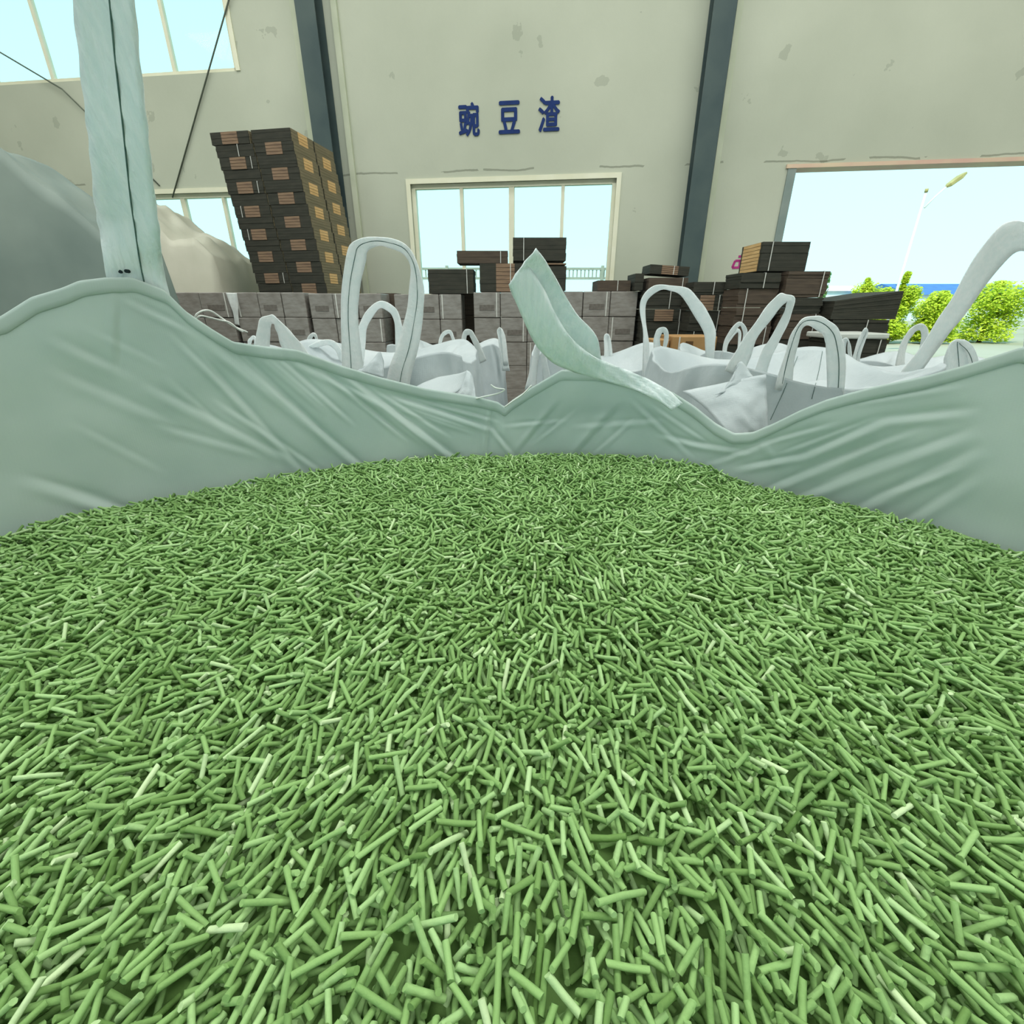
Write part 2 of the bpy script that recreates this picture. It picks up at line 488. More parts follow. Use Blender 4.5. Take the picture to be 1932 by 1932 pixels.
# windows: frame, sashes, every pane its own
def window(n, x0, x1, z0, z1, npane, y=WALL_D + 0.05, wide=()):
    root = empty('window_%d' % n, (0, 0, 0), YAW); structure(root)
    f = MB(); t = 0.06
    f.box(x0, x1, y, y + 0.1, z1 - t, z1); f.box(x0, x1, y, y + 0.1, z0, z0 + t)
    f.box(x0, x0 + t, y, y + 0.1, z0, z1); f.box(x1 - t, x1, y, y + 0.1, z0, z1)
    f.build('window_frame', M['frame'], root)
    c = MB()
    c.box(x0 - 0.07, x1 + 0.07, y - 0.07, y - 0.03, z1, z1 + 0.07).box(x0 - 0.07, x0, y - 0.07, y - 0.03, z0, z1).box(x1, x1 + 0.07, y - 0.07, y - 0.03, z0, z1)
    c.build('window_casing', M['frame'], root)
    w = (x1 - x0) / npane
    for k in range(1, npane):
        h = 0.045 if k in wide else 0.028
        MB().box(x0 + k * w - h, x0 + k * w + h, y + 0.01, y + 0.08, z0 + t, z1 - t).build('mullion', M['frame'], root)
    for k in range(npane):
        MB().box(x0 + k * w + 0.02, x0 + (k + 1) * w - 0.02, y + 0.04, y + 0.046, z0 + t, z1 - t).build('pane', M['glass'], root)
    return root
window(1, cw_x0, cw_x1, cw_z0, cw_z1, 4, wide=(2,))
window(2, lw_x0, lw_x1, lw_z0, lw_z1, 4, wide=(2,))
window(3, uw_x0, uw_x1, uw_z0, uw_z1, 6, wide=(2, 4))
# door opening: jamb lining and lintel
dr = structure(empty('door_1', (0, 0, 0), YAW))
MB().box(dr_x0 - 0.02, dr_x0 + 0.10, WALL_D - 0.02, WALL_D + 0.27, 0, dr_z1).build('jamb', M['jamb'], dr)
MB().box(dr_x1 - 0.10, dr_x1 + 0.02, WALL_D - 0.02, WALL_D + 0.27, 0, dr_z1).build('jamb', M['jamb'], dr)
MB().box(dr_x0 - 0.05, dr_x1 + 0.05, WALL_D - 0.03, WALL_D + 0.27, dr_z1 - 0.005, dr_z1 + 0.045).build('lintel', M['lintel'], dr)

# steel columns in front of the wall (H section), pale strips beside them
def hcolumn(px, py, label):
    x, z = on_wall(px, py, WALL_D - 0.3)
    root = empty('steel_column', hall(x, WALL_D - 0.3, 0), YAW)
    tag(root, label, 'column', 'steel columns on the far wall')
    w, d, t = 0.15, 0.285, 0.014
    MB().box(-w, w, 0, t, 0, ROOF_Z).build('flange', M['column'], root)
    MB().box(-w, w, d - t, d, 0, ROOF_Z).build('flange', M['column'], root)
    MB().box(-0.008, 0.008, t, d - t, 0, ROOF_Z).build('web', M['column'], root)
    MB().box(-0.22, 0.22, -0.08, d, 0, 0.03).build('base_plate', M['column'], root)
    return x
cxl = hcolumn(606, 250, 'dark grey steel column behind the tall carton stack')
cxr = hcolumn(1336, 250, 'dark grey steel column between window and open door')
for k, (xx, w) in enumerate(((cxl - 0.30, 0.05), (cxl + 0.33, 0.045), (cxr + 0.25, 0.04))):
    o = structure(MB().box(xx - w, xx + w, WALL_D - 0.05, WALL_D - 0.001, 0.0, ROOF_Z).build('trim_%d' % (k + 1), M['trim']))
    o.rotation_euler = (0, 0, YAW)

# painted characters on the wall
lx = [on_wall(p, q) for p, q in ((885, 226), (961, 222), (1036, 216))]
lroot = empty('wall_lettering', hall(lx[1][0], WALL_D - 0.010, lx[1][1]), YAW)
tag(lroot, 'three blue painted Chinese characters high on the plaster wall', 'lettering')
for (x, z), ch, hh in zip(lx, '豌豆渣', (0.43, 0.41, 0.44)):
    cu = bpy.data.curves.new('character', 'FONT')
    cu.body = ch; cu.size = 1.0; cu.extrude = 0.004; cu.offset = 0.0; cu.align_x = 'CENTER'
    tmp = bpy.data.objects.new('tmp', cu); C.objects.link(tmp)
    dg = bpy.context.evaluated_depsgraph_get()
    me = bpy.data.meshes.new_from_object(tmp.evaluated_get(dg))
    bpy.data.objects.remove(tmp)
    co = np.array([v.co[:] for v in me.vertices])
    lo, hi = co.min(0), co.max(0)
    W, H = 0.315, hh - 0.02
    new = np.stack([(co[:, 0] - (lo[0] + hi[0]) / 2) / (hi[0] - lo[0]) * W, co[:, 2] * 1.0, (co[:, 1] - (lo[1] + hi[1]) / 2) / (hi[1] - lo[1]) * H], 1)
    fcs = [tuple(p.vertices) for p in me.polygons]
    VV, FF = [], []
    for q_, (ddx, ddz) in enumerate(((0, 0), (0.010, 0), (-0.010, 0), (0, 0.009), (0, -0.009))):
        n_0 = len(VV)
        VV += [(v_[0] + ddx, v_[1] - 0.0006 * q_, v_[2] + ddz) for v_ in new.tolist()]
        FF += [tuple(i_ + n_0 for i_ in f_) for f_ in fcs]
    me = bpy.data.meshes.new('character'); me.from_pydata(VV, [], FF)
    o = link('character', me, M['blue'], lroot, (x - lx[1][0], 0, z - lx[1][1]))
# magenta marking beside the door, half hidden by the bundles
px_, pz_ = on_wall(1398, 492)
pr = empty('wall_marking', hall(px_, WALL_D - 0.006, pz_), YAW)
tag(pr, 'magenta painted mark on the wall left of the open door', 'marking')
def stroke(pts, w=0.014):
    mb = MB()
    for (a, b), (c, d) in zip(pts[:-1], pts[1:]):
        l = math.hypot(c - a, d - b); nx, nz_ = -(d - b) / l * w, (c - a) / l * w
        n = len(mb.v)
        mb.v += [(a + nx, 0, b + nz_), (c + nx, 0, d + nz_), (c - nx, 0, d - nz_), (a - nx, 0, b - nz_)]
        mb.v += [(p[0], 0.004, p[2]) for p in mb.v[n:n + 4]]
        mb.f += [tuple(i + n for i in q) for q in BOXF]
    mb.build('stroke', M['pink'], pr)
stroke([(-0.12, -0.10), (0.20, -0.09), (0.20, 0.01), (-0.09, 0.0), (-0.12, -0.10)], 0.017)
stroke([(-0.02, -0.08), (-0.02, 0.005)], 0.010)
stroke([(0.04, -0.08), (0.04, 0.005)], 0.010)
stroke([(-0.05, 0.06), (0.05, 0.065), (0.12, 0.11), (0.15, 0.20)], 0.017)

# cords in front of the wall
def cord(pts, label):
    o = MB().tube(pts, 0.012, 6).build('hanging_cord', M['wire'], smooth=True)
    tag(o, label, 'cord')
a0, b0 = on_wall(402, 95, WALL_D - 0.06), on_wall(322, 372, WALL_D - 0.06)
def up_to_roof(a, b):
    t = (ROOF_Z - b[1]) / (a[1] - b[1]); return (b[0] + (a[0] - b[0]) * t, ROOF_Z)
c0 = up_to_roof(a0, b0)
cord([hall(c0[0], WALL_D - 0.06, c0[1]), hall(b0[0], WALL_D - 0.02, b0[1])], 'thin grey cord slanting down the wall to the left window')
a1, b1 = on_wall(117, 168, WALL_D - 0.06), on_wall(172, 222, WALL_D - 0.06)
e1 = on_wall(300, 350, WALL_D - 0.03)
cord([hall(-14.98, WALL_D - 0.06, a1[1] + (a1[0] + 14.98) * 0.55), hall(a1[0], WALL_D - 0.06, a1[1]), hall(b1[0], WALL_D - 0.06, b1[1]), hall(e1[0], WALL_D - 0.02, e1[1])],
     'thin grey cord sloping down behind the wide upright strap')

# ================================================================ OUTSIDE
g = structure(MB().box(-60, 110, WALL_D + 0.9, 160, -0.25, -0.02).build('outdoor_ground', M['ground'])); g.rotation_euler = (0, 0, YAW)
# street lamp
LY = 18.0
top = at(1747, 363, LY); base = Vector((top.x, LY, -0.02))
sl = empty('street_lamp', base); tag(sl, 'white street lamp outside the open door', 'street lamp')
MB().tube([(0, 0, 0), (0, 0, top.z + 0.02)], 0.05, 12, 0.032).build('pole', M['lamp_white'], sl, smooth=True)
MB().tube([(0, 0, 0), (0, 0, 0.35)], 0.16, 12, 0.12).build('base_collar', M['lamp_white'], sl, smooth=True)
MB().tube([(0, 0, top.z + 0.02), (0, 0, top.z + 0.12)], 0.05, 10).build('finial', M['lamp_head'], sl, smooth=True)
arm0, arm1, tip = at(1744, 392, LY), at(1785, 353, LY), at(1822, 326, LY)
MB().tube([arm0 - base, (arm0 * 0.5 + arm1 * 0.5) - base + Vector((0, 0, 0.03)), arm1 - base], 0.026, 8).build('arm', M['lamp_white'], sl, smooth=True)
hd = MB(); d = (tip - arm1).normalized(); n_ = Vector((-d.z, 0, d.x))
for t, w, h in ((0, 0.04, 0.03), (0.15, 0.10, 0.06), (0.7, 0.12, 0.065), (1.0, 0.07, 0.03)):
    p = arm1 + (tip - arm1) * t - base
    for (sx, sz) in ((-1, -1), (1, -1), (1, 1), (-1, 1)):
        hd.v.append(tuple(p + Vector((0, 1, 0)) * (sx * w) + n_ * (sz * h)))
for i in range(3):
    for k in range(4):
        hd.f.append((i * 4 + k, i * 4 + (k + 1) % 4, i * 4 + 4 + (k + 1) % 4, i * 4 + 4 + k))
hd.f += [(3, 2, 1, 0), (12, 13, 14, 15)]
hd.build('lamp_head', M['lamp_head'], sl, bevel=0.02)

def tree(name, px, pytop, Y, wpx, label, m, nl=2600, seed=0, spire=0.0, base_open=0.0):
    r = random.Random(seed)
    t = at(px, pytop, Y); H = t.z; W = (at(px + wpx / 2, pytop + 40, Y) - at(px, pytop + 40, Y)).x
    root = empty(name, (t.x, Y, -0.02)); tag(root, label, 'tree', 'trees outside the open door')
    tr = MB().tube([(0, 0, 0), (0.05, 0, H * 0.45), (0, 0.05, H * 0.85)], 0.11, 8, 0.03)
    for k in range(9):
        z = H * (0.25 + 0.06 * k); a = r.random() * 6.28
        tr.tube([(0, 0, z), (math.cos(a) * W * 0.5, math.sin(a) * W * 0.5, z + 0.35)], 0.03, 5, 0.01)
    tr.build('trunk', M['bark'], root, smooth=True)
    V, Fc = [], []
    lumps = [(r.uniform(-0.5, 0.5) * W, r.uniform(-0.5, 0.5) * W, H * r.uniform(0.1, 0.80 - 0.1 * spire), W * r.uniform(0.35, 0.55)) for _ in range(22)]
    lumps += [(r.uniform(-0.12, 0.12) * W, r.uniform(-0.1, 0.1) * W, H * q, W * (0.34 - 0.2 * spire)) for q in (0.72, 0.8, 0.88)]
    lumps += [(r.uniform(-0.05, 0.05) * W, 0, H * q, W * 0.13) for q in (0.93, 0.97)]
    for k in range(nl):
        lx_, ly_, lz_, lr_ = lumps[k % len(lumps)]
        dv = Vector((r.gauss(0, 1), r.gauss(0, 1), r.gauss(0, 1))).normalized() * lr_ * (0.55 + 0.45 * r.random())
        p = Vector((lx_, ly_, lz_)) + dv
        if p.z < 0.1: p.z = 0.1 + r.random() * 0.3
        p.z = min(p.z, H)
        s = r.uniform(0.05, 0.10)
        a = Vector((r.gauss(0, 1), r.gauss(0, 1), r.gauss(0, 1))).normalized(); b = a.orthogonal().normalized()
        n = len(V)
        V += [tuple(p - a * s), tuple(p + b * s * 0.45), tuple(p + a * s), tuple(p - b * s * 0.45)]
        Fc.append((n, n + 1, n + 2, n + 3))
    me = bpy.data.meshes.new('foliage'); me.from_pydata(V, [], Fc)
    link('foliage', me, m, root)
tree('slender_tree', 1566, 512, 24, 26, 'small slim green tree beyond the dark carton stacks', M['leaf2'], 4000, 1, 1)
tree('bushy_tree', 1640, 524, 27, 62, 'low yellow-green tree above the leaning dark sheet stack', M['leaf'], 8000, 2)
tree('bushy_tree', 1713, 512, 25, 76, 'tall bright yellow-green tree behind the street lamp pole', M['leaf'], 14000, 3, 1)
tree('bushy_tree', 1785, 549, 25, 96, 'round bright yellow-green tree at the far right of the doorway', M['leaf'], 15000, 4)
tree('bushy_tree', 1890, 530, 26, 120, 'yellow-green tree outside past the right picture edge', M['leaf'], 12000, 5)
# far buildings
def building(px0, px1, pytop, pyeave, Y, label, mroof):
    a, b = at(px0, pytop, Y), at(px1, pytop, Y); e = at(px0, pyeave, Y).z
    x0, x1 = a.x, b.x; w = x1 - x0
    root = empty('far_building', ((x0 + x1) / 2, Y, -0.02)); tag(root, label, 'building')
    MB().box(-w / 2, w / 2, 0, 14, 0, e).build('wall', M['far_wall'], root)
    rf = MB(); h = w / 2 + 0.3; z1 = a.z
    rf.v = [(-h, -0.4, e), (h, -0.4, e), (h, 14.4, e), (-h, 14.4, e), (-h, 7, z1 + 0.6), (h, 7, z1 + 0.6), (-h, -0.4, e + 0.1)]
    rf.f = [(0, 1, 5, 4), (2, 3, 4, 5), (0, 4, 3), (1, 2, 5), (0, 3, 2, 1)]
    rf.build('roof', mroof, root)
    for k in range(6):
        xx = -w / 2 + w * (k + 0.5) / 6
        f = MB().box(xx - w * 0.05, xx + w * 0.05, -0.06, 0.02, e * 0.35, e * 0.7).build('window', M['frame'], root)
        MB().box(xx - w * 0.043, xx + w * 0.043, -0.08, -0.06, e * 0.38, e * 0.67).build('pane', M['glass'], f)
building(1735, 1990, 540, 556, 70, 'long far shed with a blue roof behind the trees', M['blue_roof'])
building(1560, 1690, 543, 549, 85, 'pale far shed on the horizon left of the street lamp', M['far_wall'])
# fence seen low through the middle window
fY = 15.0
fr = empty('yard_fence', at(1110, 512, fY) * 1.0); fr.location.z = -0.02
tag(fr, 'pale picket railing seen low through the middle window', 'fence')
zt, zb = at(1110, 505, fY).z + 0.02, at(1110, 523, fY).z + 0.02
xa, xb = at(770, 510, fY).x - fr.location.x, at(1210, 510, fY).x - fr.location.x
MB().box(xa, xb, -0.03, 0.03, zt - 0.06, zt).build('rail', M['fence'], fr)
MB().box(xa, xb, -0.03, 0.03, zb - 0.06, zb).build('rail', M['fence'], fr)
nP = 60
pk = MB().box(-0.016, 0.016, -0.016, 0.016, zb - 0.05, zt - 0.05).mesh('picket')
for k in range(nP): link('picket', pk, M['fence'], fr, (xa + (xb - xa) * (k + 0.5) / nP, 0, 0))
for k in range(7):
    MB().box(-0.04, 0.04, -0.04, 0.04, 0, zt + 0.05).build('post', M['fence'], fr, loc=(xa + (xb - xa) * k / 6, 0, 0))

# ================================================================ CARTONS ALONG THE WALL
def carton_mesh(w, h, d, m):
    bm = bmesh.new(); bmesh.ops.create_cube(bm, size=1.0)
    bmesh.ops.scale(bm, vec=(w, d, h), verts=bm.verts); bmesh.ops.translate(bm, vec=(0, d / 2, h / 2), verts=bm.verts)
    bmesh.ops.bevel(bm, geom=list(bm.edges), offset=0.006, segments=1, affect='EDGES')
    me = bpy.data.meshes.new('body'); bm.to_mesh(me); bm.free(); me.materials.append(m)
    return me
CY = 6.0
CH = 0.272
ctop = at(700, 551, CY).z
pallets = [(262, 430, 3), (437, 571, 3), (577, 716, 3), (742, 870, 3), (893, 1046, 3), (1050, 1205, 3)]
counter = [0, 0, 0]
rows_word = ('top', 'second', 'third')
for pi, (p0, p1, nb) in enumerate(pallets):
    x0, x1 = at(p0, 551, CY).x, at(p1, 551, CY).x
    yy = CY + (0.0, 0.02, 0.05, 0.0, -0.03, 0.02)[pi]
    w = (x1 - x0) / nb
    bm_ = carton_mesh(w - 0.006, CH - 0.004, 0.42, M['grey_carton'])
    top_dz = (0, 0.0, -0.01, -0.02, 0.0, 0.01)[pi]
    pr_m = MB().box(-w * 0.28, w * 0.28, -0.004, 0.001, CH * 0.28, CH * 0.5).mesh('print'); pr_m.materials.append(M['print'])
    tp_m = MB().box(-0.006, 0.006, -0.005, 0.001, 0.004, CH - 0.006).mesh('strapping'); tp_m.materials.append(M['tape'])
    for r_ in range(3):
        for k in range(nb):
            zz = ctop + top_dz - (r_ + 1) * CH
            jig = random.uniform(-0.012, 0.012)
            root = empty('carton', (x0 + w * (k + 0.5), yy + jig, zz))
            counter[r_] += 1
            tag(root, 'grey film-wrapped carton, %s from left in the %s row of the carton wall' % (ORD[counter[r_] - 1], rows_word[r_]), 'carton', 'grey cartons stacked along the hall')
            link('body', bm_, None, root)
            if (k + r_ + pi) % 2 == 0: link('print', pr_m, None, root, (random.uniform(-0.02, 0.02), 0, 0))
            if (k * 2 + r_ + pi) % 3 == 1: link('strapping', tp_m, None, root, (w * random.choice((-0.36, 0.36, 0.3)), 0, 0))
    zb_ = ctop + top_dz - 3 * CH
    lw = MB()
    nlay = int(zb_ / CH)
    for q in range(nlay):
        for k in range(nb):
            lw.box(x0 + w * k + 0.003, x0 + w * (k + 1) - 0.003, yy, yy + 0.42, zb_ - (q + 1) * CH + 0.002, zb_ - q * CH)
    lb = zb_ - nlay * CH
    lw.box(x0, x1, yy, yy + 0.42, 0.0, lb)
    o = lw.build('carton_pile', M['grey_carton'], off=(x0, yy, 0), loc=(x0, yy, 0))
    tag(o, 'lower grey cartons at the bottom of the %s pallet from left' % ORD[pi], 'cartons', kind='stuff')
# dark cartons deep in the gaps between the pallets
for gk, (p0, p1, gl) in enumerate(((862, 902, 'dark carton stack deep in the gap beside the round full bag'), (712, 748, 'dark carton stack in the gap behind the tall upright loop'), (426, 442, 'dark carton stack in the gap under the hanging film strip'))):
    x0, x1 = at(p0, 560, CY + 0.5).x, at(p1, 560, CY + 0.5).x
    zt_ = at(p0, 553, CY + 0.5).z
    lw = MB()
    for q in range(7): lw.box(x0 + 0.01 * (q % 2), x1, CY + 0.48, CY + 0.8, zt_ * q / 7 + 0.002, zt_ * (q + 1) / 7 - 0.002)
    tag(lw.build('carton_stack', M['mid_board'], off=(x0, CY + 0.48, 0), loc=(x0, CY + 0.48, 0)), gl, 'cartons', kind='stuff')
# pale film hanging in the gap between two pallets
fx = at(434, 560, CY)
o = MB(); pts = [(at(426, 552, CY - 0.05), at(447, 553, CY - 0.02)), (at(434, 575, CY - 0.06), at(450, 575, CY - 0.01)), (at(440, 592, CY - 0.05), at(450, 596, CY - 0.02)), (at(443, 612, CY - 0.04), at(452, 614, CY - 0.02))]
fo = ribbon('film_strip', pts, M['film'], None, thick=0.003)
tag(fo, 'torn strip of pale wrap film hanging between two grey pallets', 'film')

# bundles of flat cartons: sheets in layers, strapping, pale ends
def bundle_parts(w, h, d, n=5, patch='front', m=None, jit=0.003, seed=0, patch_w=0.42, strap=True, side=False, fan=None):
    r = random.Random(seed)
    mb = MB(); t = h / n
    for k in range(n):
        j = r.uniform(-jit, jit); j2 = r.uniform(-jit, jit)
        mb.box(-w / 2 + j, w / 2 + j, j2, d + j2, k * t + 0.0004, (k + 1) * t - 0.0002)
    if fan:
        mb.v = [(x_, y_, z_ * (fan[0] + (fan[1] - fan[0]) * (x_ / w + 0.5))) for x_, y_, z_ in mb.v]
    out = [('sheets', mb.mesh('sheets'), m or M['dark_board'])]
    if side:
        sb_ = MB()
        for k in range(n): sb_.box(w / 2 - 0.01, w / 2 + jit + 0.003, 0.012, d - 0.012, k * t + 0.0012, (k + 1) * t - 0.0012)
        out.append(('lit_side_panels', sb_.mesh('lit_side_panels'), M['edges']))  # browner layer over the right face, painted as if door-lit
    if patch:
        pb = MB()
        for k in range(n):
            if patch in ('front', 'both'):
                pb.box(-w * patch_w / 2, w * patch_w / 2, -jit - 0.004, 0.0, k * t + 0.002, (k + 1) * t - 0.002)
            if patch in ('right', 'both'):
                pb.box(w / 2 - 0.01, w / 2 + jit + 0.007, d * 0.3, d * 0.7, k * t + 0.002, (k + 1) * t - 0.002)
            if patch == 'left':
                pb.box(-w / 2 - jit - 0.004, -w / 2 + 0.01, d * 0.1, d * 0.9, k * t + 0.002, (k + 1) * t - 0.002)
        out.append(('board_ends', pb.mesh('board_ends'), M['litpatch'] if patch in ('right', 'left') else M['patch']))
    if strap:
        sx = w * r.choice((0.36, -0.3, 0.1)); e = jit + 0.005
        sb = MB().box(sx - 0.004, sx + 0.004, -e, -e + 0.003, 0.002, h).box(sx - 0.004, sx + 0.004, -e, d + e, h - 0.001, h + 0.002)
        out.append(('strapping', sb.mesh('strapping'), M['tape']))
    for _, me, mm in out: me.materials.append(mm)
    return out
def place_bundle(parts, loc, rz, label, group, tilt=0.0):
    root = empty('flat_carton_bundle', loc, rz)
    root.rotation_euler = (0, tilt, rz)
    tag(root, label, 'carton bundle', group)
    for nm, me, _ in parts: link(nm, me, None, root)
    return root

# the tall leaning stack
TY = 7.0
ttop = at(545, 240, TY).z
xr_t, xl_t = at(545, 240, TY).x, at(399, 258, TY).x
xr_b, xl_b = at(617, 548, TY).x, at(487, 548, TY).x
zbt = at(617, 548, TY).z
NL = 14; LH = (ttop - zbt) / (NL - 0.3)
ww = 0.53
SR = math.radians(-10); sc_, ss_ = math.cos(SR), math.sin(SR)
var = {}
for a_ in range(6):
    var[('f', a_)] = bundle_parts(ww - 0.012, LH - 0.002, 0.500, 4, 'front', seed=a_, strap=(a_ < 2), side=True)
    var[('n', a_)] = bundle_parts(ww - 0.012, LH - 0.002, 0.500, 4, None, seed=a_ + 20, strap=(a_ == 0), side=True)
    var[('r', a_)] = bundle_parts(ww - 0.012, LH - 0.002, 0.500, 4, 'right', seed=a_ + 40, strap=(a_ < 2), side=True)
    var[('b', a_)] = bundle_parts(ww - 0.012, LH - 0.002, 0.500, 4, 'both', seed=a_ + 60)
cols = (('front left', 0, 0), ('front right', 1, 0), ('rear right', 1, 1))
for l in range(NL):
    z = ttop - (l + 1) * LH
    
    f = (z - zbt) / (ttop - zbt)
    xl = xl_b + (xl_t - xl_b) * f
    xr = xr_b + (xr_t - xr_b) * f
    wcol = (1.04 + 0.048 * f) / 2
    for cname, ci, cj in cols:
        if l == 0 and cname == 'front left': dz, dx = 0, -0.02
        else: dz, dx = 0, 0
        odd = l % 2
        if cname == 'front left': kind = 'f' if not odd else 'n'
        elif cname == 'front right': kind = 'f' if odd else 'r'
        else: kind = 'n' if not odd else 'r'
        lx_, ly_ = -wcol * (1.5 - ci) + random.uniform(-0.003, 0.003) + dx, cj * 0.515 + random.uniform(-0.003, 0.003)
        x, y = xr + lx_ * sc_ - ly_ * ss_, TY + lx_ * ss_ + ly_ * sc_
        # neighbours keep a hair of air
        rb = place_bundle(var[(kind, random.randrange(6))], (x, y, z), SR,
                     'dark bundle of flat cartons, %s from top, %s column of tall leaning stack' % (ORD[l], cname), 'bundles of the tall leaning stack')
        rb.scale.x = (wcol - 0.009) / ww
lowb = MB(); zl = ttop - NL * LH
nl2 = int(zl / LH)
for q in range(nl2 + 1):
    z1_ = zl - q * LH; z0_ = max(0.0, z1_ - LH)
    if z1_ - z0_ < 0.02: continue
    lowb.box(-1.04, 0, 0, 1.02, z0_ + 0.002, z1_ - 0.002)
tag((lambda o_: (setattr(o_, 'rotation_euler', (0, 0, SR)), o_)[1])(lowb.build('bundle_pile', M['dark_board'], loc=(xr_b, TY, 0))), 'lower flat-carton bundles under the tall leaning stack', 'carton bundles', kind='stuff')

def bundle_px(p0, p1, t, b, Y, d, label, group='flat-carton bundles on the carton wall', n=6, patch=None, m=None, tilt=0.0, zbot=None, seed=None, strap=True, pw=0.42, rz=0.0, fan=None):
    ym = (t + b) / 2
    x0, x1 = at(p0, ym, Y).x, at(p1, ym, Y).x
    z1_, z0_ = at((p0 + p1) / 2, t, Y).z, at((p0 + p1) / 2, b, Y).z
    if zbot is not None: z0_ = zbot
    parts = bundle_parts(x1 - x0, z1_ - z0_, d, n, patch, m, seed=seed if seed is not None else int(p0), patch_w=pw, strap=strap, fan=fan)
    place_bundle(parts, ((x0 + x1) / 2, Y, z0_), rz, label, group, tilt)
    return z1_
# on top of the grey carton wall, in front of the middle window
zc_ = ctop + 0.003
z1a = bundle_px(808, 893, 508, 551, CY + 0.02, 0.4, 'dark green-black bundle with a white band on the cartons right of the upright loop', n=6, zbot=zc_ - 0.02, strap=True)
z1b = bundle_px(905, 1002, 497, 551, CY + 0.0, 0.4, 'bundle with pale brown sheet ends behind the folded strap', n=7, patch='front', zbot=zc_, pw=0.36)
bundle_px(862, 958, 473, 498, CY + 0.03, 0.36, 'brown bundle lying flat across two others before the window', n=4, m=M['mid_board'], zbot=z1b + 0.004)
z1c = bundle_px(1012, 1068, 502, 551, CY + 0.02, 0.4, 'dark bundle at the right end beside the folded strap', n=6, zbot=zc_ + 0.01)
bundle_px(968, 1068, 448, 499, CY + 0.03, 0.4, 'topmost black bundle standing highest in front of the middle window', n=6, zbot=max(z1b, z1c) + 0.03)
bundle_px(1000, 1068, 499, 503, CY + 0.02, 0.42, 'thin pale board under the topmost black bundle', n=1, m=M['patch'], zbot=max(z1b, z1c) + 0.004, strap=False)
bundle_px(1128, 1190, 529, 550, CY + 0.04, 0.4, 'low flat brown bundle on the right end of the carton wall', n=3, m=M['mid_board'], zbot=ctop + 0.012)

# stacks of bundles right of the carton wall
def stack_px(p0, p1, tops, Y, d, name, group, mats=None, patches=None, nn=5, tilt0=0.0):
    """tops: pixel rows of the top of each bundle, last entry = where the last one in view ends; below, one pile to the floor"""
    zs = [at((p0 + p1) / 2, t, Y).z for t in tops]
    x0, x1 = at(p0, 575, Y).x, at(p1, 575, Y).x
    for k in range(len(zs) - 1):
        parts = bundle_parts(x1 - x0 - 0.01, zs[k] - zs[k + 1] - 0.004, d, nn, (patches or {}).get(k), (mats or {}).get(k), seed=int(p0) + k, jit=0.008)
        place_bundle(parts, ((x0 + x1) / 2 + random.uniform(-0.012, 0.012), Y + random.uniform(-0.01, 0.01), zs[k + 1]), random.uniform(-0.01, 0.01),
                     '%s bundle from top in the dark %s' % (ORD[k], name) if len(zs) > 2 else 'single bundle in the dark %s' % name, group)
    lb = MB(); n = max(1, int(zs[-1] / 0.2))
    for q in range(n):
        lb.box(x0, x1, Y, Y + d, zs[-1] * q / n + 0.002, zs[-1] * (q + 1) / n - 0.002)
    tag(lb.build('bundle_pile', M['dark_board'], off=(x0, Y, 0), loc=(x0, Y, 0)), 'lower bundles at the foot of the %s' % name, 'carton bundles', kind='stuff')
    return zs[0], x0, x1
G = 'dark flat-carton bundles between wall and door'
s1 = stack_px(1210, 1296, [548, 583, 606, 645], 5.9, 0.45, 'stack behind the round white loop', G, mats={}, patches={1: 'front'})
bundle_px(1198, 1214, 516, 547, 5.95, 0.4, 'small upright dark bundle left of the tilted one', G, n=4, zbot=s1[0] + 0.003, strap=False)
bundle_px(1224, 1298, 524, 547, 5.88, 0.4, 'brown bundle lying under the tilted one by the column', G, n=4, m=M['mid_board'], zbot=s1[0] + 0.003)
zz1 = at(1260, 524, 5.88).z
bundle_px(1226, 1300, 501, 524, 5.88, 0.36, 'tilted dark bundle with pale ends in front of the right column', G, n=5, patch='front', zbot=zz1 + 0.03, tilt=0.06)
stack_px(1301, 1366, [531, 556, 586, 625, 660], 5.6, 0.27, 'stack in front of the right column', G, patches={1: 'front'})
s3 = stack_px(1387, 1462, [514, 544, 580, 615, 650], 5.2, 0.38, 'stack under the lit bundle', G, mats={1: M['mid_board'], 2: M['mid_board'], 3: M['mid_board']})
s4 = stack_px(1474, 1552, [511, 561, 592, 640], 5.15, 0.42, 'stack at the left edge of the doorway', G, mats={0: M['mid_board'], 1: M['dark_board'], 2: M['mid_board']}, nn=8)
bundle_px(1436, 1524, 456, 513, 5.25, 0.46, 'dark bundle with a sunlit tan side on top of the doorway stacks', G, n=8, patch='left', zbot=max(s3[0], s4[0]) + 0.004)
# leaning sheet stack before the doorway
z5 = at(1625, 560, 5.0).z
s5 = stack_px(1580, 1690, [603, 626], 5.0, 0.7, 'wide sheet stack in the doorway', G, nn=9)
bundle_px(1572, 1696, 560, 602, 5.0, 0.7, 'dark sheets fanned up to the right on top of the doorway stack', G, n=11, zbot=s5[0] + 0.002, strap=False, fan=(0.82, 1.26))
s6 = stack_px(1590, 1694, [640, 672], 4.55, 0.4, 'low pile before the doorway sheets', G, mats={0: M['dark_board']}, nn=5)
o = MB().box(s6[1] - 0.02, s6[2], 4.53, 4.97, s6[0] + 0.002, s6[0] + 0.05).build('cover_sheet', M['whitesheet'], bevel=0.012)
tag(o, 'pale flat cover sheet lying on the low dark pile before the doorway', 'sheet')
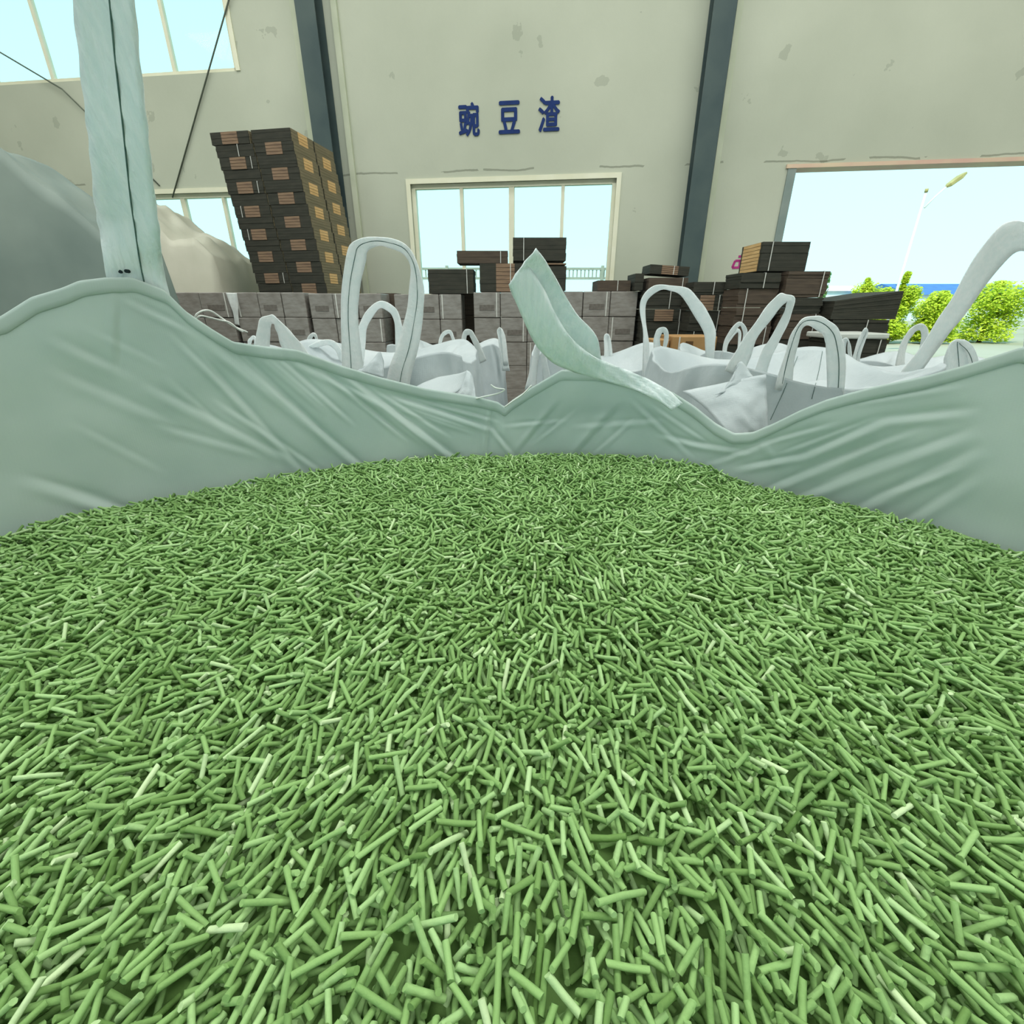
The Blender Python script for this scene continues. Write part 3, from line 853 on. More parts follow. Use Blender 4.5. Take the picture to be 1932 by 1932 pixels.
# tan cartons
def tan_carton(p0, p1, t, b, Y, d, label, marks=True):
    x0, x1 = at(p0, t, Y).x, at(p1, t, Y).x
    z1_, z0_ = at((p0 + p1) / 2, t, Y).z, at((p0 + p1) / 2, b, Y).z
    w, h = x1 - x0, z1_ - z0_
    root = empty('tan_carton', ((x0 + x1) / 2, Y, z0_)); tag(root, label, 'carton')
    link('body', carton_mesh(w, h, d, M['brown_carton']), None, root)
    if marks:
        MB().box(-w * 0.2, w * -0.03, -0.003, 0.001, h * 0.62, h * 0.82).build('print', M['brownprint'], root)
        MB().box(-w * 0.05, w * 0.45, -0.003, 0.001, h * 0.18, h * 0.36).build('print', M['brownprint'], root)
        MB().box(-w * 0.36, -w * 0.33, -0.004, 0.001, 0.003, h - 0.003).build('strapping', M['tape'], root)
    return x0, x1, z0_
b1_ = tan_carton(1270, 1354, 635, 684, 4.75, 0.4, 'tan printed carton seen under the round white loop')
b2_ = tan_carton(1232, 1264, 641, 680, 4.8, 0.3, 'smaller orange-brown carton left of the tan printed carton', False)
lbx = MB().box(b2_[0], b1_[1], 4.72, 5.3, 0, min(b1_[2], b2_[2]) - 0.002)
tag(lbx.build('carton_pile', M['brown_carton'], off=(b2_[0], 4.72, 0), loc=(b2_[0], 4.72, 0)), 'tan cartons underneath the tan printed carton', 'cartons', kind='stuff')

# covered piles on the left
def covered_pile(name, prof, y0, y1, label, m, seed, xr):
    """lumpy sheet-covered heap; prof = (hall-less) list of (x, ridge height)"""
    nx, ny = 90, 50
    xs = np.linspace(prof[0][0], prof[-1][0], nx)
    hz = np.interp(xs, [p[0] for p in prof], [p[1] for p in prof])
    V, Fc = [], []
    for j in range(ny):
        t = j / (ny - 1)
        edge = min(1, t / 0.22) ** 0.6 * min(1, (1 - t) / 0.12) ** 0.6
        for i in range(nx):
            e2 = min(1, (nx - 1 - i) / 6) ** 0.6 * min(1, i / 4) ** 0.6
            x, y = xs[i], y0 + (y1 - y0) * t
            nzv = noise.noise(Vector((x * 1.6 + seed, y * 1.6, seed * 0.3))) * 0.16 + noise.noise(Vector((x * 4.5, y * 4.5, seed))) * 0.06 + abs(noise.noise(Vector((x * 3 + y * 2, seed, x)))) * 0.07 - abs(noise.noise(Vector((x * 1.1 - y * 2.3, y + seed, 2.0)))) * 0.12
            V.append((x - prof[0][0], y - y0, max(0.0, (hz[i] + nzv) * edge * e2)))
    for j in range(ny - 1):
        for i in range(nx - 1):
            a = j * nx + i
            Fc.append((a, a + 1, a + nx + 1, a + nx))
    me = bpy.data.meshes.new(name); me.from_pydata(V, [], Fc); me.polygons.foreach_set('use_smooth', [True] * len(Fc))
    o = link(name, me, m, None, (prof[0][0], y0, 0))
    tag(o, label, 'covered pile')
    return o
Yp = 8.0
prof = []
for p, q in ((200, 385), (290, 396), (335, 404), (350, 424), (392, 455), (435, 462), (466, 497), (500, 560)):
    a = at(p, q, Yp); prof.append((a.x, a.z))
prof = [(prof[0][0] - 1.2, prof[0][1] + 0.1)] + prof + [(prof[-1][0] + 0.05, prof[-1][1] - 0.6)]
covered_pile('covered_pile', prof, 6.7, 8.5, 'beige-white sheet-covered pile under the left window beside the tall stack', M['tarp'], 3.1, 0)
Yq = 4.6
prof = []
for p, q in ((20, 300), (117, 332), (150, 362), (190, 392), (250, 430), (300, 478), (335, 548)):
    a = at(p, q, Yq); prof.append((a.x, a.z))
prof = [(prof[0][0] - 1.6, prof[0][1] + 0.1)] + prof + [(prof[-1][0] + 0.1, 0.9)]
covered_pile('covered_pile', prof, 3.9, 4.75, 'grey sheet-covered pile at the left edge behind the wide upright strap', M['greytarp'], 8.4, 0)

# ================================================================ THE OPEN BAG OF PELLETS
EC = np.array([0.0, 0.27]); EA, EB = 0.80, 0.74
def ray_ellipse(px, py, k=1.0):
    d = ray(px, py)
    A = (d.x / (EA * k)) ** 2 + (d.y / (EB * k)) ** 2
    B = -2 * d.y * EC[1] / (EB * k) ** 2
    Cc = (EC[1] / (EB * k)) ** 2 - 1
    s = (-B + math.sqrt(B * B - 4 * A * Cc)) / (2 * A)
    p = d * s
    return math.atan2((p.y - EC[1]) / EB, p.x / EA), p.z + CAMZ
contact_px = [(0, 1018), (117, 985), (250, 960), (400, 930), (520, 905), (600, 893), (700, 878), (800, 870), (950, 867), (1100, 864), (1230, 869),
              (1330, 884), (1430, 926), (1520, 944), (1600, 961), (1700, 985), (1815, 1018), (1932, 1056)]
rim_px = [(0, 600), (60, 562), (117, 545), (150, 531), (200, 525), (250, 525), (310, 548), (350, 588), (400, 622), (440, 646), (500, 655), (560, 661), (640, 690),
          (720, 714), (800, 734), (900, 750), (940, 760), (952, 769), (965, 757), (1000, 734), (1060, 699), (1130, 700), (1200, 716), (1270, 742), (1310, 768), (1350, 800), (1385, 819),
          (1420, 817), (1460, 800), (1510, 775), (1560, 755), (1610, 741), (1650, 731), (1750, 710), (1815, 692), (1932, 655)]
def periodic(pts, rear):
    """pts: list of (theta, z) for the front; rear fills the rest of the ring"""
    P = sorted(pts) ; P = [(a if a > -math.pi / 2 else a + 2 * math.pi, z) for a, z in P]
    P += rear
    P.sort()
    th = np.array([p[0] for p in P]); zz = np.array([p[1] for p in P])
    th = np.concatenate([th - 2 * math.pi, th, th + 2 * math.pi]); zz = np.tile(zz, 3)
    return lambda t: np.interp(t, th, zz)
RK = 1.035
cpts = [ray_ellipse(*p) for p in contact_px]
rpts = [ray_ellipse(*p, RK) for p in rim_px]
z_edge = periodic(cpts, [(-1.2, CAMZ - 0.40), (-math.pi / 2, CAMZ - 0.40), (-math.pi / 2 + 2 * math.pi - 0.4, CAMZ - 0.40)])
z_rim = periodic(rpts, [(-1.1, CAMZ - 0.27), (-0.4, CAMZ - 0.16), (-math.pi / 2, CAMZ - 0.32), (4.2, CAMZ - 0.30), (3.7, CAMZ - 0.18)])

# heap height
PC = np.array([0.03, 0.56]); ZP = CAMZ - 0.287
def heap_z(x, y):
    x = np.asarray(x, float); y = np.asarray(y, float)
    dx, dy = x - PC[0], y - PC[1]
    rr = np.hypot(dx, dy) + 1e-9
    ux, uy = dx / rr, dy / rr
    A = (ux / EA) ** 2 + (uy / EB) ** 2
    B = 2 * (PC[0] * ux / EA ** 2 + (PC[1] - EC[1]) * uy / EB ** 2)
    Cc = (PC[0] / EA) ** 2 + ((PC[1] - EC[1]) / EB) ** 2 - 1
    s = (-B + np.sqrt(B * B - 4 * A * Cc)) / (2 * A)
    rho = np.clip(rr / s, 0, 1.05)
    ex, ey = PC[0] + ux * s, PC[1] + uy * s
    ze = z_edge(np.arctan2((ey - EC[1]) / EB, ex / EA) % (2 * math.pi))
    lump = 0.006 * np.sin(x * 9 + 1.3) * np.sin(y * 8 + 0.4) + 0.004 * np.sin(x * 21 + y * 13)
    return ZP + (ze - ZP) * rho ** 1.9 + lump * np.clip(1.4 * (1 - rho), 0, 1)

# ---- the bag's cloth
NV = 120
th = np.concatenate([np.linspace(0.0, math.pi, 820, endpoint=False), np.linspace(math.pi, 2 * math.pi, 140, endpoint=False)])
NU = len(th)
zr = z_rim(th)
zr = (np.roll(zr, 1) + 2 * zr + np.roll(zr, -1)) / 4
arc = np.concatenate([[0], np.cumsum(np.hypot(np.diff(EA * np.cos(th)), np.diff(EB * np.sin(th))))])
th_arc = lambda t: np.interp(t % (2 * math.pi), th, arc)
creases_px = [  # (x0,y0,x1,y1,amplitude mm,width mm)
    (410, 649, 690, 880, 9, 12), (448, 658, 628, 829, 7, 9), (488, 661, 610, 768, -6, 8), (398, 686, 566, 878, 7, 11), (286, 727, 535, 857, 6, 12),
    (560, 680, 720, 760, 7, 10), (662, 711, 864, 862, 10, 12), (640, 705, 800, 830, -6, 9), (740, 746, 923, 805, 9, 9), (737, 727, 910, 757, 6, 8), (740, 764, 880, 808, -5, 7),
    (929, 775, 917, 866, 12, 9), (929, 805, 973, 857, 6, 8), (1050, 770, 982, 851, 8, 10), (1165, 774, 1091, 857, 9, 12), (1090, 800, 1240, 790, 4, 9),
    (1400, 879, 1510, 857, 9, 10), (1510, 857, 1665, 789, 12, 12), (1665, 789, 1814, 772, 9, 11), (1447, 919, 1634, 842, 8, 12), (1510, 932, 1814, 814, 9, 13), (1618, 954, 1830, 850, 9, 13),
    (1300, 832, 1400, 850, 7, 9), (1255, 820, 1330, 838, 6, 8), (1440, 838, 1465, 872, -6, 6), (1700, 985, 1830, 900, 7, 12), (1340, 870, 1450, 835, 6, 9),
    (430, 655, 560, 770, 6, 7), (520, 664, 660, 790, 6, 7), (600, 690, 760, 820, 6, 7), (340, 640, 470, 770, 4, 8), (700, 730, 840, 815, 5, 7), (780, 752, 930, 790, 5, 6), (420, 760, 600, 880, 5, 8),
    (960, 800, 1060, 790, 4, 7), (1010, 830, 1080, 775, 4, 6), (1120, 850, 1190, 790, 4, 7), (1200, 760, 1300, 850, 5, 8), (1240, 770, 1330, 830, 4, 6), (1480, 850, 1640, 790, 5, 7), (1560, 870, 1720, 810, 5, 8), (1560, 905, 1700, 850, 5, 7), (1660, 930, 1800, 880, 5, 8),
    (1400, 845, 1560, 800, 5, 7), (1600, 760, 1800, 725, 4, 7), (180, 620, 300, 680, 3, 8), (150, 800, 300, 880, 3, 9), (330, 720, 420, 800, 3, 8), (230, 560, 228, 690, 6, 9), (117, 640, 240, 700, 6, 12), (120, 700, 320, 790, 5, 13), (150, 930, 260, 965, 12, 14), (60, 900, 200, 940, 8, 14), (300, 800, 480, 850, 4, 10), (240, 560, 360, 620, 5, 8)]
CR = []
for x0, y0, x1, y1, am, wd in creases_px:
    a, za = ray_ellipse(x0, y0, 1.02); b, zb2 = ray_ellipse(x1, y1, 1.02)
    CR.append((th_arc(a), za, th_arc(b), zb2, am / 1000, wd / 1000))
bverts = np.zeros((NV + 1, NU, 3))
ct, st = np.cos(th), np.sin(th)
zlow = z_edge(th) - 0.10
def fold(s_, z):
    """cloth displacement along its outward normal"""
    out = np.zeros_like(z)
    for a, za, b, zb2, am, wd in CR:
        L = math.hypot(b - a, zb2 - za); tx, tz = (b - a) / L, (zb2 - za) / L
        al = (s_ - a) * tx + (z - za) * tz
        ac = -(s_ - a) * tz + (z - za) * tx
        tp = np.clip(np.minimum(al + 0.02, L + 0.02 - al) / 0.05, 0, 1)
        q = ac / (wd * 0.5)
        out += am * tp * (np.exp(-np.sqrt(q * q + 0.08)) - 0.6 * np.exp(-0.5 * (q - 2.1) ** 2) * np.sign(am))
    return out
for j in range(NV + 1):
    if j < 14:                                   # outside-of-view lower body down to the floor
        t = j / 14
        z = zlow * t
        k = 1.0 + 0.05 * math.sin(t * math.pi) - 0.10 * (1 - t) ** 6
        kk = np.full(NU, k)
        disp = np.zeros(NU)
    else:
        t = (j - 14) / (NV - 14)
        z = zlow + (zr - zlow) * t
        kk = 1.0 + (RK - 1.0) * t ** 1.2
        kk = np.full(NU, kk)
        nzv = np.array([noise.noise(Vector((EA * c * 4.2, EB * s * 4.2, zz_ * 4.2))) * 0.010 + noise.noise(Vector((EA * c * 11 + 5, EB * s * 11, zz_ * 14))) * 0.0035
                        for c, s, zz_ in zip(ct, st, z)])
        disp = (fold(arc, z) * 0.62 + nzv) * min(1, t * 6)
        disp *= 0.35 + 0.65 * min(1.0, (1 - t) * 9)
    bverts[j, :, 0] = EC[0] + (EA * kk) * ct
    bverts[j, :, 1] = EC[1] + (EB * kk) * st
    nrm = np.stack([ct / EA, st / EB], 1); nrm /= np.linalg.norm(nrm, axis=1)[:, None]
    bverts[j, :, 0] += nrm[:, 0] * disp
    bverts[j, :, 1] += nrm[:, 1] * disp
    bverts[j, :, 2] = z
def grid_mesh(name, G, closed=True):
    a, b = G.shape[:2]
    idx = np.arange(a * b).reshape(a, b)
    n = b if closed else b - 1
    i0 = idx[:-1, :n]; i1 = np.roll(idx, -1, 1)[:-1, :n] if closed else idx[:-1, 1:]
    j0 = idx[1:, :n]; j1 = np.roll(idx, -1, 1)[1:, :n] if closed else idx[1:, 1:]
    q = np.stack([i0, i1, j1, j0], -1).reshape(-1, 4)
    me = bpy.data.meshes.new(name)
    me.from_pydata(G.reshape(-1, 3).tolist(), [], q.tolist())
    me.polygons.foreach_set('use_smooth', [True] * len(me.polygons))
    return me
bag = empty('bulk_bag', (0, EC[1], 0))
tag(bag, 'open white bulk bag in the foreground, filled with green pellets', 'bulk bag')
OFF = (0, EC[1], 0)
bv = bverts - np.array(OFF)
body = link('body', grid_mesh('body', bv), M['bag'], bag)
sol = body.modifiers.new('thickness', 'SOLIDIFY'); sol.thickness = 0.002; sol.offset = 1
# bottom of the bag
bt = MB(); bt.v = [(EA * 0.9 * c, EB * 0.9 * s, 0.004) for c, s in zip(ct[::12], st[::12])]; bt.f = [tuple(range(len(bt.v)))]
bt.build('bottom', M['bag'], bag)
# hem: turned-over double edge
hem = np.zeros((9, NU, 3))
for q, (tj, off_) in enumerate(((0.020, -0.0004), (0.019, -0.0016), (0.012, -0.0018), (0.003, -0.0018), (-0.0012, -0.0008), (-0.0012, 0.0028), (0.003, 0.0040), (0.012, 0.0040), (0.020, 0.0030))):
    top_ = bverts[-1]; low_ = bverts[-8]
    dv = (low_ - top_); dv /= np.linalg.norm(dv, axis=1)[:, None]
    p = top_ + dv * tj
    p[:, 0] += nrm[:, 0] * off_; p[:, 1] += nrm[:, 1] * off_
    hem[q] = p - np.array(OFF)
link('hem', grid_mesh('hem', hem), M['bag'], bag)['label'] = 'folded hem along the bag rim'

# wide upright strap on the left
def at_ell(px, py, k):
    d = ray(px, py)
    A_ = (d.x / (EA * k)) ** 2 + (d.y / (EB * k)) ** 2; B_ = -2 * d.y * EC[1] / (EB * k) ** 2; C_ = (EC[1] / (EB * k)) ** 2 - 1
    return Vector((0, 0, CAMZ)) + d * ((-B_ + math.sqrt(B_ * B_ - 4 * A_ * C_)) / (2 * A_))
rows = [ (187, 430, 301, 438, .82), (178, 380, 294, 385, .81), (170, 290, 283, 292, .79), (162, 220, 276, 222, .78),
        (150, 117, 264, 117, .77), (137, 0, 254, 0, .76), (120, -130, 244, -130, .75)]
secs = [(at_ell(216, 600, 1.055), at_ell(345, 632, 1.055)), (at_ell(204, 540, 1.06), at_ell(322, 562, 1.06)), (at_ell(196, 495, 1.05), at_ell(308, 502, 1.05))] + [(at(a, b, y), at(c, d_, y)) for a, b, c, d_, y in rows]
tl, tr_ = secs[-1]
for dx, dy, dz in ((-0.02, -0.01, 0.10), (-0.10, -0.05, 0.19), (-0.22, -0.12, 0.19), (-0.30, -0.20, 0.05), (-0.27, -0.28, -0.25), (-0.17, -0.33, -0.62), (-0.15, -0.34, -0.92)):
    secs.append((tl + Vector((dx, dy, dz)), tr_ + Vector((dx - 0.03 * (abs(dx) > 0.05), dy - 0.03 * (abs(dx) > 0.05), dz))))
ls = ribbon('lifting_loop', secs, M['strap'], bag, OFF, thick=0.0025, sub=8, across=8, curl=0.02, stitch=0.60, stitch_from=0.09, stitch_to=0.62)
ls['label'] = 'wide pale strap rising straight up on the left'
for (px, py, w_) in ((232, 513, 4.0), (243, 512, 4.2)):
    p = at(px, py, 0.815); q = at(px, py, 0.818)
    MB().tube([tuple(p - Vector(OFF) + Vector((0, -0.006, 0))), tuple(q - Vector(OFF))], 0.0026, 8).build('ink_dot', M['ink'], ls)
# folded strap in the middle
cz = 3.864
def c5(x, y): return 760 + x / cz, 430 + y / cz
def sec5(rows):
    out = []
    for a, b, c, d_, y, y2 in rows:
        p = c5(a, b); q = c5(c, d_)
        out.append((at(p[0], p[1], y), at(q[0], q[1], y2)))
    return out
rows = [(772, 415, 890, 240, .90, .905), (800, 490, 950, 325, .905, .905), (850, 600, 1030, 450, .91, .91), (910, 740, 1110, 620, .92, .915), (990, 880, 1210, 780, .935, .925), (1110, 990, 1350, 910, .95, .945),
        (1270, 1055, 1500, 985, .965, .96), (1440, 1105, 1640, 1040, .965, .96), (1640, 1165, 1790, 1105, .955, .955), (1830, 1245, 1940, 1190, .935, .94), (1960, 1330, 2040, 1280, .925, .935)]
fs = ribbon('lifting_loop', sec5(rows), M['strap'], bag, OFF, thick=0.003, sub=6, across=8, curl=0.05)
fs['label'] = 'pale strap flopped over to the left, folded at its tip'
rows = [(778, 410, 975, 152, .906, .885), (880, 440, 1060, 270, .925, .91), (980, 520, 1150, 430, .95, .945), (1060, 650, 1262, 620, .98, .98), (1150, 800, 1410, 790, 1.01, 1.01), (1270, 940, 1445, 950, 1.03, 1.035), (1330, 1060, 1455, 1080, 1.04, 1.045), (1340, 1130, 1460, 1130, 1.045, 1.05)]
ribbon('lifting_loop', sec5(rows), M['strap'], bag, OFF, thick=0.003, sub=6, across=8, curl=-0.04)['label'] = 'rear half of the folded strap'
# loose white strings on the rim
def string(pts, Y, r=0.0022, parent=None, off=(0, 0, 0)):
    P = catmull([list(at(x, y, Y + dz)) for x, y, dz in pts], 8)
    mb = MB().tube([tuple(p - np.array(off)) for p in P], r, 6)
    return mb.build('string', M['string'], parent, smooth=True)
string([(366, 602, 0), (372, 592, 0), (384, 586, .01), (398, 587, .03), (418, 600, .05), (440, 615, .06), (467, 627, .08)], 0.93, 0.0017, bag, OFF)
string([(368, 604, 0), (378, 596, 0), (395, 599, .02), (415, 604, .04), (432, 608, .05), (448, 620, .06), (458, 626, .07)], 0.93, 0.0017, bag, OFF)
string([(926, 726, 0), (935, 732, 0), (952, 735, 0), (940, 742, 0), (915, 748, 0), (898, 752, 0)], 1.03, 0.0016, bag, OFF)
string([(952, 768, 0), (970, 755, 0), (985, 745, 0), (1003, 727, 0)], 1.015, 0.0016, bag, OFF)

# ================================================================ THE NEIGHBOURING WHITE BAGS
def rel(z): return CAMZ + z
def white_bag(cx, cy, half, top, label, seed, corner=0.07, sag=0.05, rz=0.0, depth=None):
    base = Vector((cx, cy, 0)); hd_ = depth or half
    root = empty('bulk_bag', base, rz); tag(root, label, 'bulk bag', 'white bulk bags around the foreground bag')
    n, rows = 160, []
    thn = np.linspace(0, 2 * math.pi, n, endpoint=False)
    c, s = np.cos(thn), np.sin(thn)
    e = 2 / 3.6
    sx, sy = np.sign(c) * np.abs(c) ** e, np.sign(s) * np.abs(s) ** e
    cornerness = np.clip((np.abs(sx * sy)) ** 2.0, 0, 1)
    R = random.Random(seed)
    ph = R.random() * 10
    def N(x, y, z, f): return np.array([noise.noise(Vector((a * f + ph, b * f, cc * f + ph))) for a, b, cc in zip(x, y, z)])
    prof_ = [(0.0, 0.90), (0.01, 0.97), (0.1, 1.01), (0.3, 1.04), (0.5, 1.05), (0.65, 1.04), (0.78, 1.02), (0.86, 1.00), (0.91, 0.985), (0.95, 0.97), (0.98, 0.955), (1.0, 0.945)]
    P2 = catmull(prof_, 4)
    lift = cornerness * corner * 1.3 - (1 - cornerness) ** 2 * 0.035
    for hz, k in P2:
        z = np.full(n, hz * top) + lift * max(0, (hz - 0.72) / 0.28) ** 1.6
        x, y = half * k * sx, hd_ * k * sy
        z2 = z * 0.18 + (x + y) * 0.3
        d = N(x, y, z, 3.2) * 0.04 + (0.5 - np.abs(N(x, y, z2, 9)) * 2) * 0.030 - np.abs(N(x + y, y, z * 0.8, 6)) * 0.03
        rows.append(np.stack([x * (1 + d), y * (1 + d), z], 1))
    edge = rows[-1]
    for q in (0.975, 0.93, 0.86, 0.78, 0.68, 0.57, 0.46, 0.34, 0.2, 0.06):
        p = edge.copy(); p[:, 0] *= q; p[:, 1] *= q
        w_ = min(1.0, (1 - q) * 6)
        p[:, 2] = top + (edge[:, 2] - top) * q ** 3 - (sag + 0.07) * min(1.0, (1 - q) / 0.3) + (N(p[:, 0], p[:, 1], np.zeros(n), 5) * 0.08 + (0.4 - np.abs(N(p[:, 0], p[:, 1], np.ones(n), 9))) * 0.05) * w_
        rows.append(p)
    G_ = np.array(rows)
    me = grid_mesh('body', G_)
    bm = bmesh.new(); bm.from_mesh(me); bm.verts.ensure_lookup_table()
    bm.faces.new([bm.verts[(len(rows) - 1) * n + k] for k in range(n)])
    bm.faces.new([bm.verts[k] for k in range(n)][::-1])
    bm.to_mesh(me); bm.free()
    link('body', me, M['whitebag'], root)
    from mathutils.bvhtree import BVHTree
    tree_ = BVHTree.FromPolygons([v.co.copy() for v in me.vertices], [tuple(p.vertices) for p in me.polygons])
    BVH[root.name] = (tree_, base)
    return root, base
def seam(bagt, pts):
    """a dark sewn line lying on the bag's cloth"""
    tree_, base = BVH[bagt[0].name]
    out = []
    for a, b in zip(pts[:-1], pts[1:]):
        for k in range(8):
            px, py = a[0] + (b[0] - a[0]) * k / 8, a[1] + (b[1] - a[1]) * k / 8
            d = ray(px, py).normalized()
            hit = tree_.ray_cast(Vector((0, 0, CAMZ)) - base, d)
            if hit[0] is not None: out.append(tuple(hit[0] - d * 0.002))
    if len(out) > 3: MB().tube(out, 0.0009, 5).build('seam', M['thread'], bagt[0], smooth=True)
def flap(bagt, grid, Ys, m='whitebag'):
    """a loose sheet of bag cloth: rows of photograph points with their distances"""
    root, base = bagt
    R = []
    for row, yr in zip(grid, Ys):
        P = catmull([list(at(p[0], p[1], y_)) for p, y_ in zip(row, yr)], 6)
        R.append(P)
    Q = catmull([r.ravel() for r in R], 6).reshape(-1, R[0].shape[0], 3)
    Q = Q - np.array(base)
    for a in range(Q.shape[0]):
        for b in range(Q.shape[1]):
            Q[a, b, 1] += 0.006 * noise.noise(Vector((a * 0.35, b * 0.3, grid[0][0][0])))
    o = link('top_flap', grid_mesh('top_flap', Q, closed=False), M[m], root)
    so = o.modifiers.new('thickness', 'SOLIDIFY'); so.thickness = 0.002; so.offset = 0
    return o
BVH = {}
def loop(bagt, rows, Y, dy=0.0, stitch=None, curl=0.0, thick=0.003, sub=5, lab=None):
    root, base = bagt
    o = ribbon('lifting_loop', secs_px(rows, Y, dy), M['whitestrap'], root, base, thick, sub, 5, curl, stitch, 0.02, 0.98)
    if lab: o['label'] = lab
    return o
A = white_bag(-0.60, 2.02, 0.46, rel(-0.17), 'white bulk bag with the tall upright loop, just behind the foreground bag', 1)
loop(A, [(640, 740, 690, 745), (645, 690, 686, 692), (643, 600, 676, 610), (645, 540, 679, 545), (654, 480, 690, 495), (664, 458, 694, 474), (693, 448, 712, 464), (730, 449, 733, 467), (766, 462, 760, 479), (787, 497, 774, 501),
         (799, 541, 772, 550), (799, 581, 765, 597), (790, 653, 748, 656), (776, 705, 733, 700), (770, 750, 724, 748)], 1.56, 0.02, 0.42, 0.03)
loop(A, [(476, 700, 509, 700), (481, 649, 509, 649), (486, 620, 510, 625), (491, 602, 511, 614), (508, 595, 513, 610), (520, 598, 517, 612), (546, 624, 522, 624), (565, 645, 528, 644), (585, 672, 536, 668), (600, 700, 545, 700)], 1.58, 0.03)
loop(A, [(668, 690, 686, 690), (672, 640, 690, 645), (678, 612, 692, 620), (693, 585, 703, 598), (716, 568, 718, 581), (740, 576, 734, 589), (752, 592, 742, 600), (760, 625, 746, 628), (762, 690, 746, 690)], 2.30, 0.02)
loop(A, [(568, 672, 576, 675), (584, 652, 588, 662), (612, 641, 614, 651), (632, 645, 628, 656), (648, 668, 638, 672), (655, 700, 644, 700)], 2.34, 0.02)
flap(A, [[(776, 735), (800, 722), (826, 712)], [(800, 742), (830, 726), (862, 706)], [(850, 748), (882, 722), (881, 700)]], [[1.42, 1.44, 1.5], [1.36, 1.4, 1.44], [1.3, 1.32, 1.36]])
flap(A, [[(862, 748), (872, 724), (881, 699)], [(876, 750), (884, 726), (888, 704)], [(898, 752), (896, 734), (893, 716)]], [[1.29, 1.31, 1.34], [1.28, 1.30, 1.33], [1.28, 1.30, 1.33]])
flap(A, [[(672, 700), (690, 690), (700, 686)], [(690, 705), (705, 682), (716, 664)], [(724, 712), (724, 694), (724, 680)]], [[1.5, 1.52, 1.54], [1.5, 1.52, 1.55], [1.5, 1.52, 1.55]])
B = white_bag(-0.42, 3.25, 0.38, rel(-0.25), 'round full white bulk bag in front of the dark carton gap', 2, corner=0.10)
loop(B, [(866, 720, 880, 720), (869, 663, 878, 663), (872, 632, 880, 636), (878, 622, 884, 632), (888, 622, 886, 632), (896, 632, 889, 640), (908, 655, 898, 660), (918, 680, 906, 686)], 2.85, 0.02)
loop(B, [(822, 685, 828, 685), (826, 655, 831, 656), (830, 635, 836, 638), (838, 625, 842, 631), (850, 623, 848, 630), (857, 637, 852, 640), (865, 660, 858, 662), (870, 690, 862, 690)], 3.45, 0.02)
loop(B, [(948, 700, 962, 700), (942, 658, 953, 658), (940, 638, 948, 638), (938, 624, 945, 620), (944, 618, 950, 626), (946, 640, 954, 640), (950, 690, 960, 690)], 2.95, 0.02)
Dg = white_bag(0.52, 2.72, 0.43, rel(-0.25), 'white bulk bag below the round loop, behind the folded strap', 3, corner=0.11)
loop(Dg, [(1212, 720, 1228, 720), (1213, 660, 1225, 660), (1214, 629, 1222, 631), (1208, 589, 1217, 593), (1211, 562, 1223, 564), (1234, 539, 1247, 547), (1262, 539, 1268, 549), (1298, 544, 1284, 557), (1320, 567, 1297, 575), (1334, 586, 1309, 595),
          (1350, 622, 1327, 626), (1349, 650, 1330, 650), (1347, 690, 1331, 690), (1350, 740, 1328, 740)], 2.25, 0.02, None, 0.02)
loop(Dg, [(990, 735, 1012, 735), (1002, 690, 1014, 692), (1008, 660, 1018, 664), (1015, 648, 1020, 656), (1028, 655, 1022, 662), (1032, 680, 1022, 684), (1042, 730, 1026, 734)], 2.33, 0.02)
loop(Dg, [(1140, 700, 1156, 700), (1140, 660, 1154, 660), (1140, 634, 1148, 634), (1146, 630, 1150, 638), (1152, 640, 1146, 644), (1158, 690, 1148, 690)], 3.1, 0.02)
loop(Dg, [(1232, 720, 1246, 720), (1233, 665, 1246, 668), (1234, 638, 1245, 642), (1240, 622, 1247, 631), (1252, 617, 1251, 627), (1261, 626, 1253, 632), (1260, 645, 1252, 648), (1254, 672, 1246, 674), (1256, 720, 1244, 720)], 2.27, 0.02)
Eg = white_bag(0.98, 1.80, 0.44, rel(-0.18), 'white bulk bag with two thick loops, right behind the rim dip', 4, corner=0.06)
loop(Eg, [(1368, 700, 1398, 712), (1385, 668, 1412, 684), (1413, 626, 1426, 642), (1443, 584, 1456, 600), (1466, 558, 1479, 573), (1481, 555, 1485, 569), (1499, 564, 1484, 576), (1490, 600, 1474, 602), (1472, 640, 1452, 640), (1456, 672, 1434, 672), (1440, 730, 1414, 730)], 1.42, 0.03, None, 0.02)
loop(Eg, [(1462, 735, 1492, 740), (1480, 672, 1500, 672), (1496, 626, 1510, 630), (1514, 603, 1520, 613), (1540, 596, 1537, 620), (1562, 604, 1552, 631), (1581, 620, 1557, 645), (1590, 645, 1558, 657), (1596, 684, 1559, 684), (1593, 735, 1560, 740), (1588, 790, 1550, 795)], 1.38, 0.03, 0.35, 0.03)
seam(Eg, [(1505, 672), (1478, 740), (1450, 800)])
seam(Eg, [(1556, 640), (1545, 700), (1530, 760)])
flap(Eg, [[(1288, 738), (1340, 728), (1396, 716), (1444, 706)], [(1330, 770), (1370, 756), (1410, 746), (1446, 740)], [(1368, 812), (1395, 800), (1420, 794), (1448, 788)], [(1390, 850), (1410, 842), (1430, 838), (1450, 832)]],
     [[1.33, 1.31, 1.29, 1.27], [1.27, 1.25, 1.245, 1.25], [1.2, 1.2, 1.205, 1.215], [1.18, 1.185, 1.19, 1.2]])
flap(Eg, [[(1384, 706), (1397, 682), (1413, 700)], [(1368, 732), (1392, 712), (1420, 712)], [(1350, 745), (1385, 735), (1425, 722)]], [[1.3, 1.31, 1.31], [1.28, 1.29, 1.29], [1.27, 1.275, 1.28]])
